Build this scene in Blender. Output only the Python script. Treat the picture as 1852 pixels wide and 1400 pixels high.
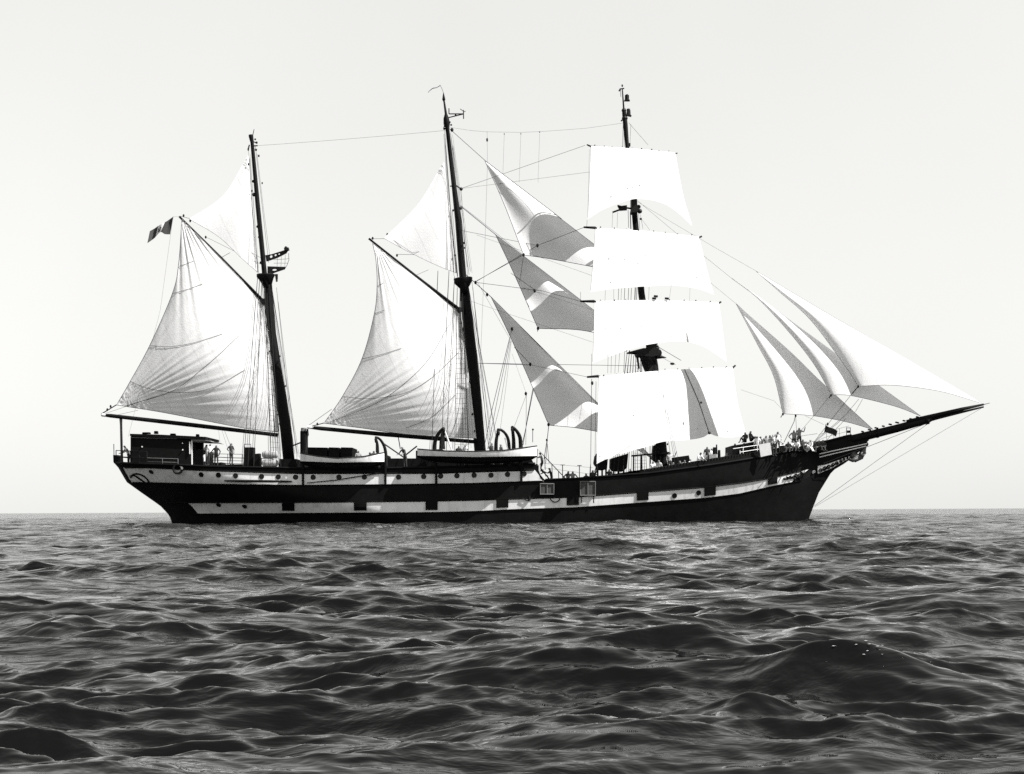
import bpy, bmesh, math, random
import numpy as np
from mathutils import Vector, Matrix

random.seed(7)
R = math.radians
for o in list(bpy.data.objects):
    bpy.data.objects.remove(o)
SC = bpy.context.scene
COL = SC.collection

# ------------------------------------------------------------------ camera
S = 0.0435            # metres per photograph pixel in the ship's centre plane
DIST = 120.0          # camera to the ship's centre plane
CAMH = 0.98           # eye height above the sea
CX, HY = 926.0, 923.7 # optical axis in photograph pixels (HY = horizon)
ROLL = R(0.285)
cam_d = bpy.data.cameras.new("camera")
cam_d.sensor_width = 36.0
cam_d.sensor_fit = 'HORIZONTAL'
cam_d.lens = 36.0 * (DIST / S) / 1852.0
cam_d.shift_y = (HY - 700.0) / 1852.0
cam_d.clip_start = 0.1
cam_d.clip_end = 40000.0
cam = bpy.data.objects.new("camera", cam_d)
COL.objects.link(cam)
cam.location = (0, -DIST, CAMH)
cam.rotation_mode = 'XYZ'
cam.rotation_euler = (Matrix.Rotation(R(90), 3, 'X') @ Matrix.Rotation(-ROLL, 3, 'Z')).to_euler()
SC.camera = cam

# ------------------------------------------------------------------ sky, sun, exposure
SUN_AZ, SUN_EL = R(73), R(49)       # azimuth to the right of the viewer's back
sun_vec = Vector((math.sin(SUN_AZ) * math.cos(SUN_EL), -math.cos(SUN_AZ) * math.cos(SUN_EL), math.sin(SUN_EL)))
W = bpy.data.worlds.new("World")
SC.world = W
W.use_nodes = True
wn, wl = W.node_tree.nodes, W.node_tree.links
wn.clear()
wo = wn.new('ShaderNodeOutputWorld')
wb = wn.new('ShaderNodeBackground')
sky = wn.new('ShaderNodeTexSky')
sky.sky_type = 'NISHITA'
sky.sun_disc = False
sky.sun_elevation = SUN_EL
sky.sun_rotation = math.atan2(sun_vec.x, sun_vec.y)
sky.air_density = 1.6
sky.dust_density = 0.2
sky.ozone_density = 1.0
bw = wn.new('ShaderNodeSeparateColor')     # black-and-white film, most sensitive to blue
tint = wn.new('ShaderNodeMix')
tint.data_type = 'RGBA'
tint.blend_type = 'MULTIPLY'
tint.inputs[0].default_value = 1.0
tint.inputs[7].default_value = (1.0, 0.998, 0.972, 1)
wl.new(sky.outputs[0], bw.inputs[0])
film = wn.new('ShaderNodeMix')
film.data_type = 'FLOAT'
film.inputs[0].default_value = 0.5
wl.new(bw.outputs[1], film.inputs[2])
wl.new(bw.outputs[2], film.inputs[3])
veil = wn.new('ShaderNodeMix')          # thin even veil of high haze
veil.data_type = 'FLOAT'
veil.inputs[3].default_value = 6.0
wg = wn.new('ShaderNodeTexCoord')
ws = wn.new('ShaderNodeSeparateXYZ')
wm = wn.new('ShaderNodeMapRange')       # haze thins towards the zenith
wm.inputs[1].default_value = 0.33
wm.inputs[2].default_value = 0.95
wm.inputs[3].default_value = 0.66
wm.inputs[4].default_value = 0.05
wl.new(wg.outputs['Generated'], ws.inputs[0])
wl.new(ws.outputs[2], wm.inputs[0])
wl.new(wm.outputs[0], veil.inputs[0])
wz = wn.new('ShaderNodeTexNoise')
wz.inputs['Scale'].default_value = 2.6
wz.inputs['Detail'].default_value = 5
wl.new(wg.outputs['Generated'], wz.inputs['Vector'])
wr_ = wn.new('ShaderNodeMapRange')
wr_.inputs[1].default_value = 0.3
wr_.inputs[2].default_value = 0.7
wr_.inputs[3].default_value = 5.75
wr_.inputs[4].default_value = 6.25
wl.new(wz.outputs[0], wr_.inputs[0])
wl.new(wr_.outputs[0], veil.inputs[3])
wl.new(film.outputs[0], veil.inputs[2])
wl.new(veil.outputs[0], tint.inputs[6])
wl.new(tint.outputs[2], wb.inputs[0])
wb.inputs[1].default_value = 0.08
wl.new(wb.outputs[0], wo.inputs[0])
sd = bpy.data.lights.new("sun", 'SUN')
sd.energy = 5.0
sd.angle = R(0.5)
sd.color = (1.0, 0.99, 0.97)
sun = bpy.data.objects.new("sun", sd)
COL.objects.link(sun)
sun.location = sun_vec * 200
sun.rotation_euler = sun_vec.to_track_quat('Z', 'Y').to_euler()
SC.view_settings.view_transform = 'Standard'
SC.view_settings.look = 'None'
SC.view_settings.gamma = 1.0
SC.view_settings.exposure = 0.99
SC.cycles.use_denoising = False      # keep the grain, as in the print
SC.cycles.max_bounces = 6
SC.cycles.transparent_max_bounces = 4

# ------------------------------------------------------------------ helpers
def P(px, py, lat=0.0):
    """A point of the ship seen at photograph pixel (px, py), lat metres beyond (+) or before (-) her centre plane."""
    dx, dy = px - CX, py - HY
    c, s = math.cos(ROLL), math.sin(ROLL)
    x, y = dx * c - dy * s, dy * c + dx * s
    k = S * (DIST + lat) / DIST
    return Vector((x * k, lat, CAMH - y * k))

def li(pts, x):
    return float(np.interp(x, [p[0] for p in pts], [p[1] for p in pts]))

MATS = {}
def mat(name, val, rough=0.6, var=0.15, scale=3.0, bump=0.0, bscale=20.0, transl=0.0, spec=0.5, metal=0.0, stretch=(1, 1, 1), streak=0.0, seams=0.0, seam_rot=(0, 0, 0)):
    if name in MATS:
        return MATS[name]
    m = bpy.data.materials.new(name)
    m.use_nodes = True
    n, l = m.node_tree.nodes, m.node_tree.links
    b = n['Principled BSDF']
    tc = n.new('ShaderNodeTexCoord')
    mp = n.new('ShaderNodeMapping')
    mp.inputs['Scale'].default_value = stretch
    l.new(tc.outputs['Object'], mp.inputs[0])
    nz = n.new('ShaderNodeTexNoise')
    nz.inputs['Scale'].default_value = scale
    nz.inputs['Detail'].default_value = 6
    nz.inputs['Roughness'].default_value = 0.65
    l.new(mp.outputs[0], nz.inputs['Vector'])
    mr = n.new('ShaderNodeMapRange')
    mr.inputs[1].default_value = 0.25
    mr.inputs[2].default_value = 0.75
    mr.inputs[3].default_value = val * (1 - var)
    mr.inputs[4].default_value = min(1.0, val * (1 + var))
    l.new(nz.outputs[0], mr.inputs[0])
    out = mr.outputs[0]
    if streak > 0:
        mp2 = n.new('ShaderNodeMapping')
        mp2.inputs['Scale'].default_value = (2.2, 2.2, 0.18)
        l.new(tc.outputs['Object'], mp2.inputs[0])
        n2 = n.new('ShaderNodeTexNoise')
        n2.inputs['Scale'].default_value = 1.6
        n2.inputs['Detail'].default_value = 5
        l.new(mp2.outputs[0], n2.inputs['Vector'])
        r2 = n.new('ShaderNodeMapRange')
        r2.inputs[1].default_value = 0.52
        r2.inputs[2].default_value = 0.75
        r2.inputs[3].default_value = 1.0
        r2.inputs[4].default_value = 1.0 - streak
        l.new(n2.outputs[0], r2.inputs[0])
        mu = n.new('ShaderNodeMath')
        mu.operation = 'MULTIPLY'
        l.new(out, mu.inputs[0])
        l.new(r2.outputs[0], mu.inputs[1])
        out = mu.outputs[0]
    if seams > 0:                       # doubled cloth where two panels are sewn together
        mp3 = n.new('ShaderNodeMapping')
        mp3.inputs['Rotation'].default_value = seam_rot
        l.new(tc.outputs['Object'], mp3.inputs[0])
        wv = n.new('ShaderNodeTexWave')
        wv.wave_type = 'BANDS'
        wv.bands_direction = 'X'
        wv.inputs['Scale'].default_value = 0.26
        wv.inputs['Distortion'].default_value = 0.15
        wv.inputs['Detail'].default_value = 1
        l.new(mp3.outputs[0], wv.inputs['Vector'])
        r3 = n.new('ShaderNodeMapRange')
        r3.inputs[1].default_value = 0.0
        r3.inputs[2].default_value = 0.035
        r3.inputs[3].default_value = 1.0 - seams
        r3.inputs[4].default_value = 1.0
        l.new(wv.outputs['Fac'], r3.inputs[0])
        m3 = n.new('ShaderNodeMath')
        m3.operation = 'MULTIPLY'
        l.new(out, m3.inputs[0])
        l.new(r3.outputs[0], m3.inputs[1])
        out = m3.outputs[0]
    l.new(out, b.inputs['Base Color'])
    b.inputs['Roughness'].default_value = rough
    b.inputs['Specular IOR Level'].default_value = spec
    b.inputs['Metallic'].default_value = metal
    if bump > 0:
        nb = n.new('ShaderNodeTexNoise')
        nb.inputs['Scale'].default_value = bscale
        nb.inputs['Detail'].default_value = 4
        l.new(mp.outputs[0], nb.inputs['Vector'])
        bp = n.new('ShaderNodeBump')
        bp.inputs['Strength'].default_value = bump
        bp.inputs['Distance'].default_value = 0.05
        l.new(nb.outputs[0], bp.inputs['Height'])
        l.new(bp.outputs[0], b.inputs['Normal'])
    if transl > 0:
        tr = n.new('ShaderNodeBsdfTranslucent')
        l.new(out, tr.inputs[0])
        mx = n.new('ShaderNodeMixShader')
        mx.inputs[0].default_value = transl
        l.new(b.outputs[0], mx.inputs[1])
        l.new(tr.outputs[0], mx.inputs[2])
        l.new(mx.outputs[0], n['Material Output'].inputs[0])
    MATS[name] = m
    return m

M_BLACK = mat('black_hull_paint', 0.005, 0.65, 0.5, 1.5, 0.15, 6, spec=0.08)
M_WHITE = mat('white_hull_paint', 0.74, 0.5, 0.12, 1.2, 0.1, 5, streak=0.30)
M_SAIL = mat('sail_canvas', 0.76, 0.9, 0.05, 0.7, 0.25, 9, transl=0.25, spec=0.1, seams=0.06, seam_rot=(0, 0, 0))
M_GAFFSAIL = mat('gaff_sail_canvas', 0.74, 0.9, 0.07, 0.7, 0.25, 9, transl=0.28, spec=0.1, seams=0.10, seam_rot=(0, R(25), 0))
M_STAYSAIL = mat('staysail_canvas', 0.66, 0.9, 0.06, 0.8, 0.25, 9, transl=0.16, spec=0.1)
M_SPAR = mat('dark_spar_paint', 0.006, 0.6, 0.5, 4, 0.1, 20, spec=0.08)
M_ROPE = mat('tarred_rope', 0.02, 0.9, 0.3, 30, spec=0.1)
M_MANILA = mat('pale_rope', 0.30, 0.9, 0.3, 30, spec=0.1)
M_IRON = mat('dark_iron', 0.010, 0.6, 0.4, 8, 0.2, 30, spec=0.15)
M_DECK = mat('teak_deck', 0.16, 0.8, 0.25, 4, spec=0.2)
M_HOUSE = mat('dark_deckhouse_wood', 0.006, 0.7, 0.4, 3, 0.2, 12, spec=0.06)
M_PAINT = mat('white_paint', 0.75, 0.5, 0.08, 3)
M_GREY = mat('grey_paint', 0.16, 0.6, 0.25, 5, 0.1, 20)
M_GLASS = mat('porthole_glass', 0.006, 0.35, 0.2, 5, spec=0.2)
M_CANVASGREY = mat('grey_canvas', 0.30, 0.9, 0.15, 6, 0.3, 12)
M_FRAME = mat('gangway_frame_paint', 0.12, 0.7, 0.2, 5)
M_PANEL = mat('gangway_netting', 0.05, 0.8, 0.4, 14, 0.4, 30)
M_FOAM = mat('sea_foam', 0.75, 0.9, 0.1, 6, transl=0.1)

class MB:
    """Collects shapes and links them as one mesh object."""
    def __init__(self):
        self.v, self.f, self.m = [], [], []
    def add(self, vs, fs, mi=0):
        b = len(self.v)
        self.v.extend([Vector(p) for p in vs])
        for f in fs:
            self.f.append(tuple(i + b for i in f))
            self.m.append(mi)
        return self
    def box(self, c, size, rot=None, mi=0, taper=1.0):
        c = Vector(c)
        hx, hy, hz = size[0] / 2, size[1] / 2, size[2] / 2
        vs = []
        for z, t in ((-hz, 1.0), (hz, taper)):
            for x, y in ((-hx, -hy), (hx, -hy), (hx, hy), (-hx, hy)):
                p = Vector((x * t, y * t, z))
                if rot is not None:
                    p = rot @ p
                vs.append(c + p)
        return self.add(vs, [(3, 2, 1, 0), (4, 5, 6, 7), (0, 1, 5, 4), (1, 2, 6, 5), (2, 3, 7, 6), (3, 0, 4, 7)], mi)
    def tube(self, pts, r, n=6, mi=0, cap=True):
        pts = [Vector(p) for p in pts]
        rr = list(r) if hasattr(r, '__len__') else [r] * len(pts)
        t0 = (pts[1] - pts[0]).normalized()
        up = Vector((0, 0, 1)) if abs(t0.z) < 0.9 else Vector((0, 1, 0))
        a = t0.cross(up).normalized()
        vs, fs = [], []
        for i, p in enumerate(pts):
            if i == 0: t = t0
            elif i == len(pts) - 1: t = (pts[i] - pts[i - 1]).normalized()
            else: t = (pts[i + 1] - pts[i - 1]).normalized()
            a = (a - t * a.dot(t))
            if a.length < 1e-6: a = t.orthogonal()
            a.normalize()
            b = t.cross(a)
            for k in range(n):
                an = 2 * math.pi * k / n
                vs.append(p + (a * math.cos(an) + b * math.sin(an)) * rr[i])
        for i in range(len(pts) - 1):
            for k in range(n):
                k2 = (k + 1) % n
                fs.append((i * n + k, i * n + k2, (i + 1) * n + k2, (i + 1) * n + k))
        if cap:
            fs.append(tuple(range(n - 1, -1, -1)))
            fs.append(tuple((len(pts) - 1) * n + k for k in range(n)))
        return self.add(vs, fs, mi)
    def prism(self, outline, lat0, lat1, mi=0):
        """An outline in photograph pixels given real thickness across the ship."""
        n = len(outline)
        mid = min(lat0, lat1)          # the near face is the one that was measured
        vs = []
        for la in (lat0, lat1):
            for (x, y) in outline:
                p = P(x, y, mid)
                vs.append(Vector((p.x, la, p.z)))
        fs = [tuple(range(n)), tuple(range(2 * n - 1, n - 1, -1))]
        for k in range(n):
            k2 = (k + 1) % n
            fs.append((k, n + k, n + k2, k2))
        return self.add(vs, fs, mi)
    def grid(self, rows, mi=0):
        nr, nc = len(rows), len(rows[0])
        vs = [p for r in rows for p in r]
        fs = [(i * nc + j, i * nc + j + 1, (i + 1) * nc + j + 1, (i + 1) * nc + j) for i in range(nr - 1) for j in range(nc - 1)]
        return self.add(vs, fs, mi)
    def ball(self, c, r, sx=1, sy=1, sz=1, n=8, mi=0):
        c = Vector(c)
        vs, fs = [c + Vector((0, 0, r * sz))], []
        m = n // 2
        for i in range(1, m):
            th = math.pi * i / m
            for k in range(n):
                ph = 2 * math.pi * k / n
                vs.append(c + Vector((r * sx * math.sin(th) * math.cos(ph), r * sy * math.sin(th) * math.sin(ph), r * sz * math.cos(th))))
        vs.append(c - Vector((0, 0, r * sz)))
        for k in range(n):
            fs.append((0, 1 + k, 1 + (k + 1) % n))
        for i in range(m - 2):
            for k in range(n):
                a, b = 1 + i * n + k, 1 + i * n + (k + 1) % n
                fs.append((a, a + n, b + n, b))
        L = len(vs) - 1
        for k in range(n):
            fs.append((L, 1 + (m - 2) * n + (k + 1) % n, 1 + (m - 2) * n + k))
        return self.add(vs, fs, mi)
    def build(self, name, mats, parent=None, smooth=False, weld=False):
        me = bpy.data.meshes.new(name)
        me.from_pydata([tuple(p) for p in self.v], [], self.f)
        ms = mats if isinstance(mats, (list, tuple)) else [mats]
        for m in ms:
            me.materials.append(m)
        if len(ms) > 1:
            me.polygons.foreach_set('material_index', self.m)
        if weld:
            bm = bmesh.new()
            bm.from_mesh(me)
            bmesh.ops.remove_doubles(bm, verts=bm.verts, dist=0.0005)
            bmesh.ops.recalc_face_normals(bm, faces=bm.faces)
            bm.to_mesh(me)
            bm.free()
        if smooth:
            me.polygons.foreach_set('use_smooth', [True] * len(me.polygons))
        me.update()
        return link(name, me, parent)

def base_of(o):
    v = Vector((0, 0, 0))
    while o is not None:
        v = v + Vector(o.location)
        o = o.parent
    return v

def link(name, me, parent=None, loc=None):
    o = bpy.data.objects.new(name, me)
    COL.objects.link(o)
    b = base_of(parent)
    if loc is not None:
        o.location = Vector(loc) - b
    elif parent is not None:
        # mesh is in world coordinates: carry it back by the parent's place
        if me is not None:
            me.transform(Matrix.Translation(-b))
    if parent is not None:
        o.parent = parent
    return o

def tag(o, label=None, cat=None, group=None, kind=None):
    if label: o['label'] = label
    if cat: o['category'] = cat
    if group: o['group'] = group
    if kind: o['kind'] = kind
    return o

def empty(name, loc, label, cat, group=None):
    o = bpy.data.objects.new(name, None)
    COL.objects.link(o)
    o.location = loc
    o.empty_display_size = 0.5
    return tag(o, label, cat, group)

def spline(pts, n):
    """Catmull-Rom through 2-D/3-D points, n samples by arc length."""
    p = np.array(pts, float)
    if len(p) == 2:
        t = np.linspace(0, 1, n)[:, None]
        return p[0] * (1 - t) + p[1] * t
    q = np.vstack([2 * p[0] - p[1], p, 2 * p[-1] - p[-2]])
    out = []
    for i in range(1, len(q) - 2):
        for t in np.linspace(0, 1, 24, endpoint=False):
            a, b, c, d = q[i - 1], q[i], q[i + 1], q[i + 2]
            out.append(0.5 * ((2 * b) + (c - a) * t + (2 * a - 5 * b + 4 * c - d) * t * t + (3 * b - a - 3 * c + d) * t ** 3))
    out.append(q[-2])
    out = np.array(out)
    s = np.concatenate([[0], np.cumsum(np.linalg.norm(np.diff(out, axis=0), axis=1))])
    u = np.linspace(0, s[-1], n)
    return np.stack([np.interp(u, s, out[:, k]) for k in range(out.shape[1])], 1)

# ------------------------------------------------------------------ the sea
rng = np.random.default_rng(11)
f_px = DIST / S
def build_sea():
    NA, NR, NM, NO = 540, 1400, 125, 40
    d24, d85 = R(24), R(85)
    ang = np.concatenate([np.linspace(-d24, d24, NA), np.linspace(d24, d85, NM + 1)[1:], np.linspace(d85, 2 * math.pi - d85, NO + 2)[1:-1], np.linspace(-d85, -d24, NM + 1)[:-1] + 2 * math.pi])
    rad = np.concatenate([[0.4, 1.0], np.geomspace(1.6, 5.0, 60), np.geomspace(5.02, 260, NR - 120), np.geomspace(266, 12000, 58)])
    A, Rr = np.meshgrid(ang, rad)
    X = (Rr * np.sin(A)).astype(np.float64)
    Y = (Rr * np.cos(A)).astype(np.float64)       # from the camera's foot
    Z = np.zeros_like(X)
    DX = np.zeros_like(X); DY = np.zeros_like(X)
    sp = np.gradient(rad)[:, None] * np.ones_like(X)
    da = np.full(len(ang), 2 * d24 / NA * 0.5)
    da[NA:NA + NM] = da[-NM:] = (d85 - d24) / NM
    da[NA + NM:NA + NM + NO] = (2 * math.pi - 2 * d85) / NO
    sp = np.maximum(sp, Rr * da[None, :])
    lam = np.geomspace(0.075, 11.0, 130)
    GUST = np.ones_like(X)
    for sc_ in (1.6, 3.1, 6.3, 13.0):
        for _ in range(3):
            t_ = rng.normal(R(12), R(30)); kk = 2 * math.pi / sc_
            GUST += 0.20 * np.sin(kk * (0.55 * math.sin(t_) * X + math.cos(t_) * Y) + rng.random() * 6.28)
    GUST = np.clip(GUST, 0.5, 1.9)
    for L in lam:
        k = 2 * math.pi / L
        # two trains: the main one running in at a slant, a weaker one crossing it
        if rng.random() < 0.66:
            th = R(16) + rng.normal(0, R(17)); wt = 1.15
        else:
            th = R(-30) + rng.normal(0, R(20)); wt = 0.8
        if L < 0.35:
            th = R(8) + rng.normal(0, R(27)); wt = 1.0
        steep = wt * (0.044 if L < 0.16 else (0.060 if L < 0.42 else (0.046 if L < 0.9 else (0.030 if L < 2.0 else 0.030 * (2.0 / L) ** 0.55))))
        a = steep / k * (0.35 + 1.3 * rng.random())
        kx, ky = k * math.sin(th), k * math.cos(th)
        ph = kx * X + ky * Y + rng.random() * 6.283
        # gusts: the small waves come in patches
        g = GUST if L < 1.0 else 1.0
        w = np.clip((L / (2.2 * sp) - 1.0), 0, 1) * g
        Z += a * w * np.cos(ph)
        q = 0.78 if L > 0.6 else 0.45
        DX -= q * a * w * math.sin(th) * np.sin(ph)
        DY -= q * a * w * math.cos(th) * np.sin(ph)
    # the big chops just before the lens
    def ridge(cx, cy, h, sx, sf, sb, tilt):
        nonlocal Z
        c, s = math.cos(tilt), math.sin(tilt)
        u = (X - cx) * c + (Y - cy) * s
        v = -(X - cx) * s + (Y - cy) * c + 0.10 * u * u
        wv = np.where(v < 0, np.exp(-np.abs(v / sf) ** 1.4), np.exp(-np.abs(v / sb) ** 1.4))
        Z += h * np.exp(-(u / sx) ** 2) * wv
    ridge(0.30, 9.6, 0.24, 1.1, 0.60, 0.40, R(4))
    ridge(1.75, 7.9, 0.17, 0.62, 0.32, 0.20, R(-9))
    ridge(2.15, 8.25, 0.10, 0.35, 0.22, 0.16, R(14))
    fade = np.clip((Rr - 3.2) / 3.6, 0, 1)
    Z *= fade
    Z -= (np.clip(1 - Rr / 9.0, 0, 1)) * 0.10
    V = np.stack([X + DX, Y + DY - DIST, Z], -1).reshape(-1, 3)
    nr, nc = X.shape
    idx = np.arange(nr * nc).reshape(nr, nc)
    nxt = np.roll(idx, -1, axis=1)
    Q = np.stack([idx[:-1], idx[1:], nxt[1:], nxt[:-1]], -1).reshape(-1, 4)
    Q = Q[:, ::-1]
    me = bpy.data.meshes.new('sea')
    me.vertices.add(len(V)); me.vertices.foreach_set('co', V.astype(np.float32).ravel())
    me.loops.add(Q.size); me.loops.foreach_set('vertex_index', Q.astype(np.int32).ravel())
    me.polygons.add(len(Q))
    me.polygons.foreach_set('loop_start', np.arange(0, Q.size, 4, dtype=np.int32))
    me.polygons.foreach_set('loop_total', np.full(len(Q), 4, dtype=np.int32))
    me.polygons.foreach_set('use_smooth', np.ones(len(Q), dtype=bool))
    me.update(calc_edges=True)
    me.validate()
    # height sampler for foam
    def height(x, y):
        d = (V[:, 0] - x) ** 2 + (V[:, 1] - y) ** 2
        return float(V[np.argmin(d), 2])
    m = bpy.data.materials.new('sea_water')
    m.use_nodes = True
    n, l = m.node_tree.nodes, m.node_tree.links
    b = n['Principled BSDF']
    b.inputs['Base Color'].default_value = (0.002, 0.0021, 0.0021, 1)
    b.inputs['Roughness'].default_value = 0.02
    b.inputs['IOR'].default_value = 1.29
    tc = n.new('ShaderNodeTexCoord')
    prev = None
    for (sc, stx, sty, dist, strength, det) in ((1.6, 0.6, 1.0, 0.07, 0.7, 5), (3.2, 0.36, 1.0, 0.040, 0.85, 6), (9.0, 0.36, 1.0, 0.014, 0.85, 5)):
        mp = n.new('ShaderNodeMapping')
        mp.inputs['Scale'].default_value = (stx, sty, 1.0)
        mp.inputs['Rotation'].default_value = (0, 0, R(-14))
        l.new(tc.outputs['Object'], mp.inputs[0])
        nz = n.new('ShaderNodeTexNoise')
        if prev is not None:
            nz.noise_type = 'RIDGED_MULTIFRACTAL'
            nz.normalize = True
        nz.inputs['Scale'].default_value = sc
        nz.inputs['Detail'].default_value = det
        nz.inputs['Roughness'].default_value = 0.6
        nz.inputs['Distortion'].default_value = 0.4
        l.new(mp.outputs[0], nz.inputs['Vector'])
        bp = n.new('ShaderNodeBump')
        bp.inputs['Strength'].default_value = strength
        bp.inputs['Distance'].default_value = dist
        if prev is None:                # open water farther out: the relief the mesh no longer carries
            sx = n.new('ShaderNodeSeparateXYZ')
            l.new(tc.outputs['Object'], sx.inputs[0])
            fr = n.new('ShaderNodeMapRange')
            fr.inputs[1].default_value = -108.0
            fr.inputs[2].default_value = 90.0
            fr.inputs[3].default_value = dist
            fr.inputs[4].default_value = dist * 15
            l.new(sx.outputs[1], fr.inputs[0])
            l.new(fr.outputs[0], bp.inputs['Distance'])
        l.new(nz.outputs[0], bp.inputs['Height'])
        if prev is not None:
            l.new(prev.outputs[0], bp.inputs['Normal'])
        prev = bp
    l.new(prev.outputs[0], b.inputs['Normal'])
    me.materials.append(m)
    o = bpy.data.objects.new('sea', me)
    COL.objects.link(o)
    o['kind'] = 'structure'
    return o, height
SEA, sea_h = build_sea()

# ------------------------------------------------------------------ the ship: hull
SHIP = empty('barquentine', P(880, 947, 0), 'three-masted barquentine under full sail with black and white painted hull', 'sailing ship')
TOP = [(200, 837), (266, 840), (330, 842), (380, 844.5), (545, 847.5), (700, 847.5), (900, 843), (966, 838), (970, 840), (977, 858), (984, 868.5), (1040, 866.5), (1077, 863.4), (1175, 856.5),
       (1245, 847), (1296, 840), (1340, 833), (1388, 824.6), (1462, 810), (1480, 805), (1495, 799), (1541, 787), (1570, 780)]
W1T = [(200, 846), (272, 846), (363, 850.6), (484, 854.5), (545, 856.4), (700, 856), (790, 856), (865, 853.4), (945, 851), (969, 850), (975, 860), (984, 869.2), (1040, 868.5), (1570, 784)]
W1B = [(200, 872), (266, 873), (363, 875.5), (484, 877.6), (545, 878), (700, 876.8), (850, 874.6), (960, 870.8), (984, 870.0), (1040, 870.5), (1077, 868), (1175, 862), (1245, 853), (1340, 840), (1462, 818), (1570, 792)]
W2T = [(200, 909), (346, 909), (540, 908.6), (700, 907), (765, 906.3), (850, 904.8), (925, 902.5), (1022, 899.5), (1077, 896.2), (1150, 891), (1274, 881.5), (1340, 873.8), (1389, 866), (1407, 861.4), (1455, 850.7), (1570, 824)]
W2B = [(200, 930), (346, 929.5), (560, 928.2), (680, 927.5), (790, 926.7), (860, 925), (930, 921.4), (1040, 918), (1080, 915.2), (1175, 908.3), (1279, 900.6), (1340, 892.8), (1389, 881), (1451, 868.7), (1570, 840)]
WLN = [(200, 949), (1600, 949)]
KEEL = [(200, 972), (1600, 972)]
STERN = [(836, 205), (846, 214), (872, 229), (892, 257), (915, 290), (932, 306), (949, 312), (972, 330)]
STEM = [(780, 1545), (787, 1545), (800, 1552), (812, 1549), (834, 1535), (850, 1508), (867, 1493), (893, 1480), (922, 1469), (937, 1463), (949, 1459), (972, 1440)]
BEAM = 4.6
def half(px, py):
    """Half breadth of the hull at a photograph pixel on her near side."""
    t = min(1.0, max(0.0, (952 - py) / (952 - li(TOP, min(px, 960) if px < 984 else px))))
    x0, x1 = li(STERN, py), li(STEM, py)
    # stern: round counter above, fine run below
    ls = 150 + 330 * (1 - t)
    s = min(1.0, max(0.0, (px - x0) / ls))
    pw = 2.0 * t + 1.3 * (1 - t)
    bs = (1 - (1 - s) ** pw) ** (0.5 * t + 0.9 * (1 - t)) if s < 1 else 1.0
    # bow: flare above, fine entry below, thin knee of the head ahead of the stem
    xe = min(x1, 1492)
    lb = 330 + 70 * (1 - t)
    q = min(1.0, max(0.0, (px - (xe - lb)) / lb))
    bb = 1 - q ** (1.9 * t + 1.45 * (1 - t))
    tum = 1.0 - 0.06 * t - 0.05 * (1 - t) ** 2
    b = BEAM * bs * bb * tum
    if px > 1300:
        e = min(1.0, max(0.0, (x1 - px) / 25.0))
        b = max(b, 0.42 * math.sqrt(e) * (0.6 + 0.5 * t))
    return b

def on_hull(px, py, out=0.0):
    return P(px, py, -half(px, py) - out)

def build_hull():
    lines = [TOP, W1T, W1B, W2T, W2B, WLN, KEEL]
    subs = [2, 4, 4, 3, 3, 2]
    NU = 240
    rows, kinds = [], []
    for k in range(6):
        for j in range(subs[k]):
            rows.append((k, j / subs[k])); kinds.append(k)
    rows.append((5, 1.0))
    def rowy(k, f, x):
        return li(lines[k], x) * (1 - f) + li(lines[k + 1], x) * f
    grid = []
    for (k, f) in rows:
        x0, x1 = 215.0, 1500.0
        for _ in range(60):
            x0 = 0.5 * x0 + 0.5 * li(STERN, rowy(k, f, x0))
            x1 = 0.5 * x1 + 0.5 * li(STEM, rowy(k, f, x1))
        r = []
        for i in range(NU + 1):
            u = i / NU
            u = u + 0.035 * math.sin(2 * math.pi * u) * -1.0       # closer stations at the ends
            x = x0 + (x1 - x0) * u
            # stations at the break of the poop and the ends of the white strakes
            y = rowy(k, f, x)
            r.append((x, y))
        grid.append(r)
    mb = MB()
    NV = len(grid)
    near = [[P(x, y, -half(x, y)) for (x, y) in r] for r in grid]
    nc = NU + 1
    vs = [p for r in near for p in r] + [Vector((p.x, -p.y, p.z)) for r in near for p in r]
    off = NV * nc
    mb.v = vs
    ends = {}
    for kk, (xa, xb) in ((1, (228, 984)), (3, (345, 1454))):
        rr_ = [i for i in range(NV - 1) if kinds[i] == kk]
        mid = grid[rr_[len(rr_) // 2]]
        ja = next(j for j in range(NU) if mid[j][0] > xa)
        jb = max(j for j in range(NU) if mid[j][0] < xb)
        ends[kk] = (ja, jb)
    for i in range(NV - 1):
        for j in range(NU):
            xm = 0.25 * (grid[i][j][0] + grid[i][j + 1][0] + grid[i + 1][j][0] + grid[i + 1][j + 1][0])
            kk = kinds[i]
            white = kk in ends and ends[kk][0] <= j < ends[kk][1]
            a, b, c, d = i * nc + j, i * nc + j + 1, (i + 1) * nc + j + 1, (i + 1) * nc + j
            mb.f.append((d, c, b, a)); mb.m.append(1 if white else 0)
            mb.f.append((a + off, b + off, c + off, d + off)); mb.m.append(1 if white else 0)
    hull = mb.build('hull', [M_BLACK, M_WHITE], SHIP, smooth=True, weld=True)
    return hull, grid
HULL, HGRID = build_hull()

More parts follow.
